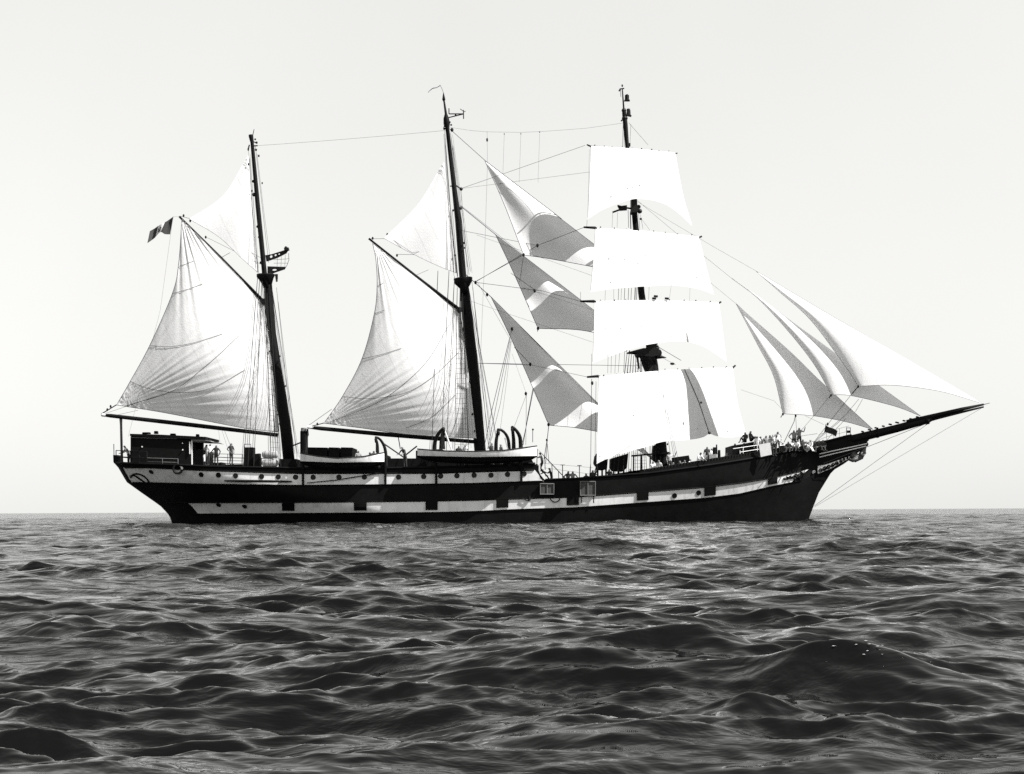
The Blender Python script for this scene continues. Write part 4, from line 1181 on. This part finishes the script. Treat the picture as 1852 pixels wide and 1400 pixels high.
MB().ball(P(963.8, 777, -2.4), 0.08).build('deck_lamp', M_IRON, SHIP)
# dark lockers standing on legs abreast the foremast
def legged_box(outl, legs, lat0, lat1):
    o = house('ventilator_box', outl, lat0, lat1, M_HOUSE)
    for (x, ya, yb) in legs:
        for la in (lat0 + 0.15, lat1 - 0.15):
            MB().tube([P(x, ya, la), P(x, yb, la)], 0.07, 6).build('box_leg', M_HOUSE, o)
    return o
legged_box([(1079.5, 836), (1099.5, 830), (1098, 848), (1092, 850), (1083, 849)], [(1081, 848, 890), (1089, 849, 889), (1096, 848, 888)], -2.6, -0.4)
legged_box([(1106, 829), (1136.5, 820), (1134, 846), (1128, 852), (1110, 851), (1105.5, 845)], [(1110, 849, 887), (1119, 850, 886), (1128, 850, 886)], -2.4, 0.2)
# fore deck structures
FD = house('fore_deckhouse', [(1172, 862), (1244, 851), (1316, 841), (1316, 868), (1172, 884)], -2.6, 2.6, M_HOUSE)
FP = house('fife_rail', [(1142, 823), (1212, 817), (1212, 820), (1142, 826)], -0.9, -0.7, M_HOUSE)
for x in (1146, 1160, 1176, 1194, 1208):
    MB().tube([P(x, 824 - (x - 1146) * 0.09, -0.8), P(x - 0.5, 880, -0.8)], 0.06, 6).build('fife_post', M_HOUSE, FP)
house('mast_winch', [(1182, 806), (1198, 799), (1200, 832), (1192, 840), (1180, 830)], -0.7, 0.5, M_HOUSE)
house('coiled_gear', [(1147, 852), (1170, 850), (1175, 858), (1145, 862)], -3.2, -2.0, M_HOUSE)
DB = house('slung_locker', [(1213.5, 828), (1246, 823.5), (1249, 838), (1236, 842), (1217, 845)], -1.6, 0.2, M_HOUSE)
for x in (1217, 1227, 1243):
    MB().tube([P(x, 843, -1.4), P(x, 858, -1.4)], 0.06, 6).build('locker_leg', M_HOUSE, DB)
GL = house('canvas_locker', [(1271, 824.5), (1296, 821), (1298, 842), (1273, 846)], -3.1, -1.9, M_CANVASGREY)
MB().tube([P(1281.5, 823, -3.15), P(1281.8, 845, -3.15)], 0.05, 5).build('locker_strap', M_IRON, GL)
for (x, ya, yb, r) in ((1300.5, 814, 836, 0.14), (1296, 804, 822, 0.07), (1292, 809, 822, 0.16)):
    MB().tube([P(x, yb, -2.4), P(x, ya, -2.4)], [r, r * 0.7], 8).build('mooring_bitt', M_HOUSE, SHIP)
FH = house('forecastle_house', [(1324, 806), (1340, 803.5), (1372, 797), (1374, 826), (1372, 830), (1324, 839)], -1.9, 1.9, M_HOUSE)
house('house_ladder', [(1338, 814), (1339, 814), (1340, 832), (1339, 832)], -2.0, -1.9, M_PAINT, FH)
house('canvas_dodger', [(1372.5, 804), (1393, 800.5), (1396, 822), (1376, 826.5)], -2.9, -2.82, M_PAINT)
house('windlass', [(1396, 812), (1420, 808), (1423, 820), (1396, 824)], -1.6, 1.6, M_HOUSE)
def fore_rail(y_fn, xa, xb, m, r=0.026, lat_in=0.14, n=10):
    pts = []
    for x in np.linspace(xa, xb, n):
        b = max(0.3, half(x, li(TOP, x) + 0.5) - lat_in)
        pts.append(P(x, y_fn(x), -b))
    MB().tube(pts, r, 5).build('forecastle_rail', m, SHIP)
RU = [(1324, 812), (1333, 811), (1372, 805.5), (1394, 808.5), (1430, 801), (1453, 789.5)]
fore_rail(lambda x: li([(1324, 812), (1372, 805)], x), 1326, 1372, M_PAINT)
fore_rail(lambda x: li([(1394, 808), (1480, 797.5)], x), 1394, 1480, M_PAINT)
fore_rail(lambda x: li([(1338, 818), (1372, 812.6)], x), 1338, 1372, M_PAINT)
fore_rail(lambda x: li([(1394, 816), (1470, 799)], x), 1394, 1466, M_PAINT)
fore_rail(lambda x: li([(1433, 793.5), (1452, 788), (1480, 784)], x), 1433, 1478, M_PAINT, 0.02)
for (x, ya) in ((1344, 809.5), (1369.5, 805), (1396.5, 800), (1422, 806), (1447, 789)):
    b = half(x, li(TOP, x) + 0.5) - 0.14
    MB().tube([P(x, ya, -b), P(x, li(TOP, x) + 1, -b)], 0.032, 5).build('stanchion', M_PAINT, SHIP)
for (xa, xb) in ((1480, 1536),):
    for dy in (9, 18):
        MB().tube([P(x, li(TOP, x) - dy, -0.4) for x in np.linspace(xa, xb, 5)], 0.012, 4).build('bow_rail', M_MANILA, SHIP)
for x in (1495, 1508, 1518):
    MB().tube([P(x, li(TOP, x), -0.4), P(x, li(TOP, x) - 18, -0.4)], 0.015, 4).build('stanchion', M_MANILA, SHIP)
# small frame on the knightheads
fr = [('t', [(x, 787, la), (x, 773, la)], 0.025) for x in (1531, 1538) for la in (-0.3, 0.3)]
fr += [('t', [(1531, y, la), (1538, y, la)], 0.022) for y in (774, 779) for la in (-0.3, 0.3)] + [('b', (1534.5, 781, 0), (5, 0.4, 4))]
fit('bell_frame', fr)
house('knighthead', [(1522, 790), (1540, 785), (1543, 794), (1524, 800)], -0.45, 0.45, M_BLACK)

# ------------------------------------------------------------------ things carried by the ship
# boats
def boat(name, label, xa, xb, sheer, bottom, lat, beam):
    base = P(0.5 * (xa + xb), li(bottom, 0.5 * (xa + xb)) + 9, lat)
    root = empty(name, base, label, 'lifeboat', 'boats slung from the davits')
    N = 26
    secs = []
    for i in range(N + 1):
        t = i / N
        x = xa + (xb - xa) * t
        e = max(0.0, 1 - abs(2 * t - 1) ** 2.4)
        w = 0.5 * beam * e ** 0.6 + 0.02
        zs = P(x, li(sheer, x), lat - w).z
        zb = P(x, li(bottom, x), lat - w).z
        zk = zb - 0.42 * e ** 0.5
        xx = P(x, 820, lat).x
        secs.append((xx, w, zs, zb, zk))
    top, low = MB(), MB()
    for sg in (-1, 1):
        top.grid([[Vector((s[0], lat + sg * s[1], s[2])) for s in secs], [Vector((s[0], lat + sg * s[1] * 0.99, 0.5 * (s[2] + s[3]))) for s in secs], [Vector((s[0], lat + sg * s[1] * 0.93, s[3])) for s in secs]])
        low.grid([[Vector((s[0], lat + sg * (s[1] * 0.93), s[3])) for s in secs], [Vector((s[0], lat + sg * s[1] * 0.6, s[3] * 0.4 + s[4] * 0.6)) for s in secs], [Vector((s[0], lat, s[4])) for s in secs]])
    top.build('topside_planking', M_WHITE, root, smooth=True)
    low.build('bottom_planking', M_BLACK, root, smooth=True)
    for sg in (-1, 1):
        MB().tube([Vector((s[0], lat + sg * s[1], s[2])) for s in secs], 0.045, 5).build('gunwale', M_IRON, root)
    for k in (5, 9, 13, 17, 21):
        s = secs[k]
        MB().box((s[0], lat, s[2] - 0.16), (0.24, 2 * s[1] * 0.96, 0.05)).build('thwart', M_GREY, root)
    s = secs[12]
    fl = MB()
    fl.grid([[Vector((s[0], lat - 0.8 * s[1], s[3])) for s in secs], [Vector((s[0], lat + 0.8 * s[1], s[3])) for s in secs]])
    fl.build('bottom_boards', M_GREY, root)
    MB().tube([Vector((s[0], lat, s[4] - 0.03)) for s in secs], 0.05, 5).build('keel', M_BLACK, root)
    return root
boat('ship_boat', 'short white boat slung behind the mizzen mast beside dark deck crates', 543, 695, [(543, 819.5), (575, 825), (612, 829), (660, 825.5), (695, 818.5)], [(543, 834), (612, 836.5), (695, 835)], -4.7, 2.1)
boat('ship_boat', 'long white boat slung abreast the main mast with high pointed end', 755, 971, [(755, 812), (800, 815.5), (860, 816.5), (911, 814.5), (945, 810), (971, 806.5)], [(755, 824), (860, 826.5), (971, 824.5)], -4.8, 2.4)

# life-raft canisters
def canister(name, label, x0, x1, y):
    a, b = P(x0, y, -2.6), P(x1, y, -2.6)
    root = empty(name, (a + b) / 2 - Vector((0, 0, 0.28)), label, 'life raft', 'life raft canisters by the mizzen')
    n = 9
    pts = [a.lerp(b, t) for t in (0, 0.04, 0.12, 0.5, 0.88, 0.96, 1)]
    MB().tube(pts, [0.12, 0.22, 0.275, 0.28, 0.275, 0.22, 0.12], 14).build('canister_shell', M_CANVASGREY, root, smooth=True)
    for t in (0.2, 0.45, 0.7):
        MB().tube([a.lerp(b, t), a.lerp(b, t + 0.02)], 0.292, 14).build('strap', M_IRON, root)
    return root
canister('life_raft', 'white cylindrical raft canister, upper one of two by the mizzen mast', 474, 503, 822.3)
canister('life_raft', 'white cylindrical raft canister, lower one of two by the mizzen mast', 474, 503, 837.8)
# lifebuoy on the quarter
def lifebuoy(x, y):
    c = on_hull(x, y, 0.16)
    root = empty('lifebuoy', c - Vector((0, 0, 0.42)), 'dark lifebuoy with one white segment hung over the quarter', 'lifebuoy')
    for (a0, a1, m, nm) in ((0.12, 2 * math.pi - 0.95, M_IRON, 'ring'), (-0.95, 0.12, M_PAINT, 'white_segment')):
        pts = [c + Vector((0.33 * math.cos(a + 0.9), 0, 0.33 * math.sin(a + 0.9))) for a in np.linspace(a0, a1, 24)]
        MB().tube(pts, 0.085, 8).build(nm, m, root, smooth=True)
    return root
lifebuoy(321.5, 848.5)
# ensign at the mizzen peak: dark - white with emblem - dark, streaming aft
def ensign():
    root = empty('ensign', P(309.5, 426, -2.9), 'three-striped flag with central emblem streaming from the mizzen gaff end', 'flag')
    top = spline([(313.3, 392), (301, 400.5), (287, 408), (280, 413), (271, 418)], 31)
    bot = spline([(307.5, 424), (298, 423.5), (290, 420), (279, 431), (266.5, 440)], 31)
    def pt(i, v):
        x, y = top[i] * (1 - v) + bot[i] * v
        t = i / 30
        return P(x, y, -2.9 - 0.35 * t + 0.16 * math.sin(t * 9.5 + v * 1.6))
    green = mat('flag_dark_green', 0.035, 0.9, 0.1, 8, transl=0.15)
    white = mat('flag_white', 0.70, 0.9, 0.05, 8, transl=0.2)
    red = mat('flag_dark_red', 0.045, 0.9, 0.1, 8, transl=0.15)
    for (a, b, m, nm) in ((0, 11, green, 'hoist_stripe'), (11, 19, white, 'middle_stripe'), (19, 30, red, 'fly_stripe')):
        mb = MB()
        mb.grid([[pt(i, v) for i in range(a, b + 1)] for v in np.linspace(0, 1, 9)])
        mb.build(nm, m, root, smooth=True)
    def em(cx, cy):           # small eagle-like device: body, wings, wreath
        i = min(30, max(0, cx)); f = i - int(i); i0 = int(i); i1 = min(30, i0 + 1)
        p = pt(i0, cy).lerp(pt(i1, cy), f)
        return p + Vector((0, -0.02, 0))
    mb = MB()
    mb.tube([em(15, 0.36), em(15, 0.5), em(15.3, 0.6)], [0.04, 0.10, 0.05], 6)
    mb.tube([em(15, 0.45), em(13.4, 0.38), em(12.9, 0.5)], [0.06, 0.06, 0.02], 5)
    mb.tube([em(15, 0.45), em(16.6, 0.38), em(17.1, 0.5)], [0.06, 0.06, 0.02], 5)
    mb.tube([em(13.3, 0.58), em(14, 0.68), em(15, 0.72), em(16, 0.68), em(16.7, 0.58)], 0.03, 5)
    mb.build('emblem', mat('flag_emblem', 0.10, 0.9, 0.3, 20), root)
    MB().tube([pt(0, v) for v in np.linspace(0, 1, 6)], 0.018, 5).build('hoist_rope', M_MANILA, root)
ensign()
# pennant at the main truck
def pennant():
    root = empty('masthead_pennant', P(802, 166, 0), 'thin dark streamer flying above the main masthead', 'pennant')
    mb = MB()
    t = spline([(796.5, 154.5), (790, 158.5), (783, 160), (778, 163.5), (774, 167.5)], 16)
    mb.grid([[P(x, y - w, 0.15 * math.sin(i * 0.7)) for i, (x, y) in enumerate(t)] for w in (0.9, 0.0, -0.6)])
    mb.build('streamer', mat('streamer_cloth', 0.05, 0.9, 0.1, 8), root)
    MB().tube([P(796.5, 155, 0), P(799.5, 161, 0), P(802, 168, 0)], 0.016, 5).build('streamer_lead', M_ROPE, root)
pennant()
# jack lashed to the fore stay over the bow
def jack():
    root = empty('bow_jack', P(1498, 790, -0.9), 'dark tilted cloth lashed to ropes above the bow', 'cloth')
    mb = MB()
    rows = []
    for v in np.linspace(0, 1, 7):
        rows.append([P(1494 + 21 * u - 3 * v, 769.5 + 9.5 * u + 10.5 * v + 0.6 * math.sin(u * 7), -0.95 + 0.14 * math.sin(u * 8 + v * 2)) for u in np.linspace(0, 1, 12)])
    mb.grid(rows)
    mb.build('cloth_panel', mat('dark_bunting', 0.02, 0.9, 0.2, 10), root, smooth=True)
    MB().tube([rows[0][0] + Vector((0, 0, 0.12)), rows[-1][0] - Vector((0, 0, 0.12))], 0.03, 5).build('cloth_edge', M_ROPE, root)
jack()

# ------------------------------------------------------------------ people
def person_mesh(pose):
    """One continuous body grown from a jointed skeleton; face, hair and clothes are face sets."""
    J, E, RR, T = [], [], [], []
    def j(p, r, par=None, t='shirt'):
        J.append(Vector(p)); RR.append(r); T.append(t)
        if par is not None: E.append((par, len(J) - 1))
        return len(J) - 1
    lean = {'lean': 0.25, 'climb': 0.12}.get(pose, 0.0)
    hz = {'sit': 0.52, 'floor': 0.14}.get(pose, 0.93)
    pel = j((0, 0, hz), 0.135, t='trousers')
    sp = j((0, -lean * 0.3, hz + 0.25), 0.120, pel)
    ch = j((0, -lean * 0.8, hz + 0.44), 0.140, sp)
    nk = j((0, -lean * 1.15, hz + 0.57), 0.062, ch, 'skin')
    h1 = j((0, -lean * 1.2 - 0.02, hz + 0.66), 0.088, nk, 'skin')
    h2 = j((0, -lean * 1.25 - 0.02, hz + 0.76), 0.088, h1, 'hair')
    nose = j((0, -lean * 1.2 - 0.115, hz + 0.675), 0.018, h1, 'skin')
    for s in (-1, 1):
        sh = j((s * 0.19, -lean * 0.95, hz + 0.50), 0.062, ch)
        up = {'stand': ((s * 0.25, 0.02, hz + 0.22), (s * 0.24, -0.08, hz - 0.03)),
              'akimbo': ((s * 0.40, 0.05, hz + 0.26), (s * 0.21, -0.10, hz + 0.05)),
              'lean': ((s * 0.27, -lean - 0.12, hz + 0.24), (s * 0.20, -lean - 0.36, hz + 0.16)),
              'climb': ((s * 0.30, -lean - 0.18, hz + 0.34), (s * 0.26, -lean - 0.38, hz + 0.44)),
              'raise': (((s * 0.36, -0.08, hz + 0.40), (s * 0.44, -0.16, hz + 0.64)) if s > 0 else ((s * 0.25, 0.02, hz + 0.22), (s * 0.24, -0.08, hz - 0.03))),
              'sit': ((s * 0.27, -0.06, hz + 0.24), (s * 0.17, -0.28, hz + 0.14)),
              'floor': ((s * 0.28, -0.10, hz + 0.26), (s * 0.14, -0.32, hz + 0.24))}[pose]
        el = j(up[0], 0.045, sh)
        wr = j(up[1], 0.033, el, 'skin')
        d = (Vector(up[1]) - Vector(up[0])).normalized()
        palm = j(Vector(up[1]) + d * 0.08, 0.038, wr, 'skin')
        sd = Vector((0, 1, 0)) if abs(d.y) < 0.7 else Vector((1, 0, 0))
        for k in range(4):
            q = Vector(J[palm]) + d * (0.07 + 0.012 * (1.5 - abs(k - 1.5))) + sd * (k - 1.5) * 0.022
            f1 = j(q, 0.010, palm, 'skin')
            j(q + d * 0.03 - Vector((s * 0.012, 0, 0)), 0.008, f1, 'skin')
        j(Vector(J[wr]) + d * 0.07 - sd * 0.06, 0.011, wr, 'skin')
        if pose in ('sit',):
            hp, kn, an, ft = (s * 0.10, -0.02, hz - 0.02), (s * 0.13, -0.42, hz), (s * 0.13, -0.44, 0.09), (s * 0.14, -0.62, 0.04)
        elif pose == 'floor':
            hp, kn, an, ft = (s * 0.10, -0.04, hz), (s * 0.14, -0.38, 0.46), (s * 0.14, -0.62, 0.09), (s * 0.15, -0.80, 0.05)
        elif pose == 'climb':
            hp, kn, an, ft = (s * 0.10, 0, hz - 0.04), (s * 0.11, -0.14 - 0.1 * (s > 0), 0.50 + 0.12 * (s > 0)), (s * 0.11, 0.02 - 0.05 * (s > 0), 0.09 + 0.2 * (s > 0)), (s * 0.12, -0.16 - 0.05 * (s > 0), 0.04 + 0.2 * (s > 0))
        else:
            hp, kn, an, ft = (s * 0.10, 0, hz - 0.04), (s * 0.12, -0.03, 0.49), (s * 0.13, 0.03, 0.09), (s * 0.15, -0.15, 0.045)
        a = j(hp, 0.095, pel, 'trousers')
        b = j(kn, 0.062, a, 'trousers')
        c = j(an, 0.043, b, 'trousers')
        j(ft, 0.042, c, 'shoe')
    me = bpy.data.meshes.new('person_' + pose)
    me.from_pydata([tuple(p) for p in J], E, [])
    o = bpy.data.objects.new('person_tmp', me)
    COL.objects.link(o)
    sk = o.modifiers.new('skin', 'SKIN')
    sv = me.skin_vertices[0].data
    for i, r in enumerate(RR):
        sv[i].radius = (r, r)
        sv[i].use_root = (i == 0)
    sb = o.modifiers.new('sub', 'SUBSURF')
    sb.levels = 1
    dg = bpy.context.evaluated_depsgraph_get()
    res = bpy.data.meshes.new_from_object(o.evaluated_get(dg))
    bpy.data.objects.remove(o)
    res.name = 'person_' + pose
    res.materials.clear()
    for k in range(5): res.materials.append(None)
    order = {'skin': 0, 'hair': 1, 'shirt': 2, 'trousers': 3, 'shoe': 4}
    idx = []
    for p in res.polygons:
        c = p.center
        best, bt = 1e9, 'shirt'
        for (a, b) in E:
            A, B = J[a], J[b]
            t = max(0, min(1, (c - A).dot(B - A) / max(1e-9, (B - A).length_squared)))
            dd = (c - A.lerp(B, t)).length - (RR[a] * (1 - t) + RR[b] * t)
            tt = T[b]
            if T[b] == 'trousers' and b == pel: tt = 'trousers'
            if T[b] == 'skin' and T[a] == 'shirt' and b != nk: tt = 'shirt' if t < 0.35 else 'skin'
            if a == pel and b == sp and t < 0.4: tt = 'trousers'
            if b == h2 or b == h1:
                yb = c.y - J[h1].y
                tt = 'hair' if (c.z > J[h2].z - 0.01 or yb > 0.02) and not (yb < -0.05 and c.z < J[h2].z + 0.02) else 'skin'
            if dd < best: best, bt = dd, tt
        idx.append(order[bt])
    res.polygons.foreach_set('material_index', idx)
    res.polygons.foreach_set('use_smooth', [True] * len(res.polygons))
    return res
PM = {p: person_mesh(p) for p in ('stand', 'akimbo', 'lean', 'climb', 'raise', 'sit', 'floor')}
M_SKIN = mat('skin', 0.16, 0.6, 0.1, 8)
M_HAIR = mat('dark_hair', 0.015, 0.7, 0.2, 20)
M_SHOE = mat('dark_shoe', 0.02, 0.6, 0.2, 20)
CLOTH = {'white': mat('white_cotton', 0.72, 0.9, 0.06, 9), 'dark': mat('dark_cotton', 0.025, 0.9, 0.2, 9), 'grey': mat('grey_cotton', 0.22, 0.9, 0.12, 9), 'pale': mat('pale_cotton', 0.45, 0.9, 0.1, 9), 'bare': M_SKIN}
GROUPS = 'people on the decks'
def person(px, feet_py, lat, pose, face, shirt, trousers, label, scale=1.0):
    p = P(px, feet_py, lat)
    o = bpy.data.objects.new('person', PM[pose])
    COL.objects.link(o)
    o.location = p
    o.rotation_euler = (0, 0, R(face))
    o.scale = (scale,) * 3
    for i, m in enumerate((M_SKIN, M_HAIR, CLOTH[shirt], CLOTH[trousers], M_SHOE)):
        o.material_slots[i].link = 'OBJECT'
        o.material_slots[i].material = m
    tag(o, label, 'person', GROUPS)
    return o
PEOPLE = [
    # px, feet py, lat, pose, facing (0 = towards the viewer, 90 = towards the bow), shirt, trousers, label
    (233, 845, -1.2, 'lean', -60, 'white', 'dark', 'person in white shirt leaning on the stern rail by the deckhouse'),
    (380.5, 842, -2.4, 'stand', 20, 'white', 'dark', 'person in white shirt standing just forward of the wheelhouse'),
    (391, 845, -3.0, 'akimbo', 160, 'dark', 'dark', 'person in dark clothes standing beside the one in white by the wheelhouse'),
    (373, 843, -1.0, 'stand', 70, 'pale', 'dark', 'person in pale shirt close under the wheelhouse eave'),
    (418, 841, -2.8, 'akimbo', 60, 'dark', 'dark', 'person in dark clothes standing alone on the open poop, hands on hips'),
    (648, 845, -3.0, 'sit', 30, 'grey', 'dark', 'person seated behind the short white boat, left one of three heads'),
    (669.5, 848, -3.0, 'sit', -30, 'dark', 'dark', 'person seated behind the short white boat, low middle one of three heads'),
    (676, 845, -2.6, 'sit', 40, 'dark', 'dark', 'person seated behind the short white boat, right one of three heads'),
    (733, 848, -3.6, 'lean', -40, 'dark', 'dark', 'person in dark shirt bending over in the gap between the two boats'),
    (830, 846, -3.4, 'stand', 15, 'dark', 'dark', 'person with dark head above the long boat, just behind a pale cap'),
    (842, 844, -3.3, 'stand', -25, 'white', 'dark', 'person in white shirt standing close abaft the main mast'),
    (889, 841, -3.2, 'stand', 60, 'dark', 'dark', 'person standing just forward of the main mast above the long boat'),
    (906.5, 843, -3.0, 'stand', -60, 'grey', 'dark', 'person standing between the arching davits above the long boat'),
    (981, 858, -3.5, 'climb', -95, 'grey', 'dark', 'person in grey shirt at the top of the companion ladder'),
    (975, 878, -3.3, 'climb', -95, 'dark', 'dark', 'person in dark clothes under the ladder head at the poop break'),
    (998, 886, -3.5, 'climb', -95, 'dark', 'dark', 'person in dark clothes near the foot of the companion ladder'),
    (1027.5, 892, -3.4, 'akimbo', 30, 'dark', 'dark', 'person in dark shirt, left one of the pair in the well deck'),
    (1036, 892, -3.6, 'akimbo', 10, 'bare', 'dark', 'bare-backed person, right one of the pair in the well deck'),
    (1060.5, 896, -3.6, 'stand', -30, 'dark', 'dark', 'person in dark shirt low behind the rail left of the course clew'),
    (1072, 890, -3.4, 'stand', 20, 'dark', 'dark', 'person in dark clothes standing right under the course clew'),
    (1076, 860, -3.9, 'climb', 120, 'dark', 'dark', 'person in dark clothes climbing beside the lower corner of the course'),
    (1102, 888, -3.2, 'stand', 0, 'dark', 'dark', 'person with dark head in the gap between the two dark boxes'),
    (1141, 887, -3.0, 'stand', -40, 'dark', 'dark', 'person crouched low at the aft side of the fore shrouds'),
    (1181, 874, -2.9, 'stand', 20, 'white', 'white', 'person all in white standing before the foremast foot'),
    (1192, 872, -3.1, 'stand', -30, 'pale', 'white', 'person in pale clothes leaning close right of the foremast foot'),
    (1211.5, 857, -2.2, 'raise', 15, 'pale', 'dark', 'person standing high by the fife rail with one arm up'),
    (1217, 876, -3.2, 'stand', 40, 'white', 'white', 'person in white trousers under the aft end of the slung locker'),
    (1230, 873, -3.1, 'stand', -20, 'dark', 'dark', 'person in dark clothes under the middle of the slung locker'),
    (1238, 872, -3.3, 'stand', 10, 'white', 'pale', 'person in white shirt under the fore end of the slung locker'),
    (1248, 870, -3.2, 'stand', 60, 'white', 'white', 'stooping person all in white between the slung and canvas lockers', ),
    (1262, 858, -3.4, 'lean', 40, 'white', 'white', 'person all in white leaning towards the grey canvas locker'),
    (1279, 847, -1.4, 'stand', 10, 'dark', 'dark', 'person in dark clothes standing tall behind the grey canvas locker'),
    (1287, 850, -1.2, 'stand', 50, 'white', 'dark', 'person in white shirt half hidden behind the grey canvas locker'),
    (1308, 865, -2.0, 'stand', -20, 'dark', 'dark', 'person in dark clothes behind the bulwark right of the grey canvas locker'),
    (1315, 858, -1.5, 'stand', 30, 'grey', 'dark', 'person in grey shirt just abaft the forecastle house'),
    (1329, 840, 2.4, 'stand', 20, 'dark', 'dark', 'person in dark clothes at the aft corner of the forecastle house'),
    (1338.5, 839, 2.4, 'lean', 80, 'dark', 'dark', 'person in dark clothes leaning over the forecastle house roof'),
    (1370, 828, -2.0, 'stand', -20, 'white', 'dark', 'person in white shirt, left one of two whose heads touch'),
    (1375, 828.5, -1.4, 'stand', 30, 'pale', 'dark', 'person in pale shirt, right one of two whose heads touch'),
    (1385.5, 827, -2.2, 'raise', 20, 'bare', 'dark', 'bare-armed person behind the white canvas dodger'),
    (1400, 826, -2.3, 'lean', 30, 'white', 'dark', 'shorter person in white right of the white dodger'),
    (1406.5, 820, -1.9, 'akimbo', 10, 'white', 'dark', 'tallest person in white shirt standing right of the dodger'),
    (1426, 819, -2.0, 'floor', -15, 'dark', 'dark', 'person in dark shirt sitting behind the white forecastle rail'),
    (1434, 818, -1.5, 'floor', 40, 'white', 'dark', 'person in white shirt sitting low below the standing pair'),
    (1436, 817, -1.2, 'akimbo', -10, 'grey', 'dark', 'person in grey shirt, aft one of the pair standing at the bow'),
    (1445.5, 812.5, -1.2, 'raise', -15, 'grey', 'dark', 'person in grey shirt raising an arm, forward one of the bow pair'),
    (1452, 815, -1.7, 'floor', 10, 'dark', 'dark', 'person in dark clothes sitting just below the raised-arm person'),
    (1457.5, 819, -1.6, 'floor', 60, 'white', 'white', 'person in white sitting aft of the bow with dark head forward'),
    (1466.5, 816, -1.4, 'floor', -60, 'white', 'pale', 'person in white sitting close against the bow bulwark'),
    (1474, 818, -1.0, 'floor', -20, 'dark', 'dark', 'person whose dark head shows first forward of the white-clad sitters'),
    (1320, 862, -0.8, 'stand', 70, 'white', 'dark', 'person in white shirt behind the bulwark under the forecastle break'),
    (1348, 802.0, 0.4, 'floor', -40, 'dark', 'dark', 'person in dark clothes seated on the aft end of the forecastle house roof'),
    (1357, 800.2, 0.2, 'floor', 50, 'dark', 'dark', 'person in dark clothes seated on the fore end of the forecastle house roof'),
    (1393, 826, -1.2, 'stand', -40, 'pale', 'dark', 'person in pale shirt between the dodger and the tallest person'),
    (1415, 822, -1.0, 'floor', 30, 'dark', 'dark', 'person in dark clothes sitting just right of the tallest person'),
    (1441, 817, -1.9, 'floor', -30, 'white', 'dark', 'person in white shirt sitting at the rail below the bow pair'),
    (1481, 817, -0.9, 'floor', 30, 'dark', 'dark', 'person whose dark head shows second forward of the white-clad sitters'),
    (1488.5, 816, -0.7, 'floor', -10, 'dark', 'dark', 'person whose dark head shows farthest forward at the bow'),
]
for q in PEOPLE:
    person(*q)

# ------------------------------------------------------------------ broken water: wake at the stern and flecks on the near crest
def flecks(name, label, spots):
    mb = MB()
    for (x, y, z, rx, ry, n) in spots:
        k = random.randint(6, 9)
        ph = random.random() * 6.28
        ring = []
        for i in range(k):
            a = 2 * math.pi * i / k + ph
            rr = random.uniform(0.55, 1.15)
            ring.append(Vector((x + rx * rr * math.cos(a), y + ry * rr * math.sin(a), z + 0.005)))
        mb.add(ring + [Vector((x, y, z + min(rx, ry) * 0.25 + 0.004))], [(i, (i + 1) % k, k) for i in range(k)])
    o = mb.build(name, M_FOAM, None, smooth=True)
    tag(o, label, 'foam', kind='stuff')
sp = []
for i in range(150):
    x = P(random.uniform(212, 305), 940, 0).x
    y = random.uniform(-2.5, 2.0)
    sp.append((x, y, 0.03 + random.uniform(0.05, 0.22), random.uniform(0.15, 0.55), random.uniform(0.05, 0.2), 8))
for i in range(20):                       # spatter on the near crest
    x, y = 1.85 + random.gauss(0.08, 0.20), -DIST + 7.9 + random.gauss(0, 0.06)
    r = random.choice((0.002, 0.003, 0.004, 0.007))
    sp.append((x, y, sea_h(x, y) + 0.004, r * random.uniform(1, 1.8), r, 8))
flecks('wake_foam', 'thin white broken water astern and flecks on a near crest', sp)
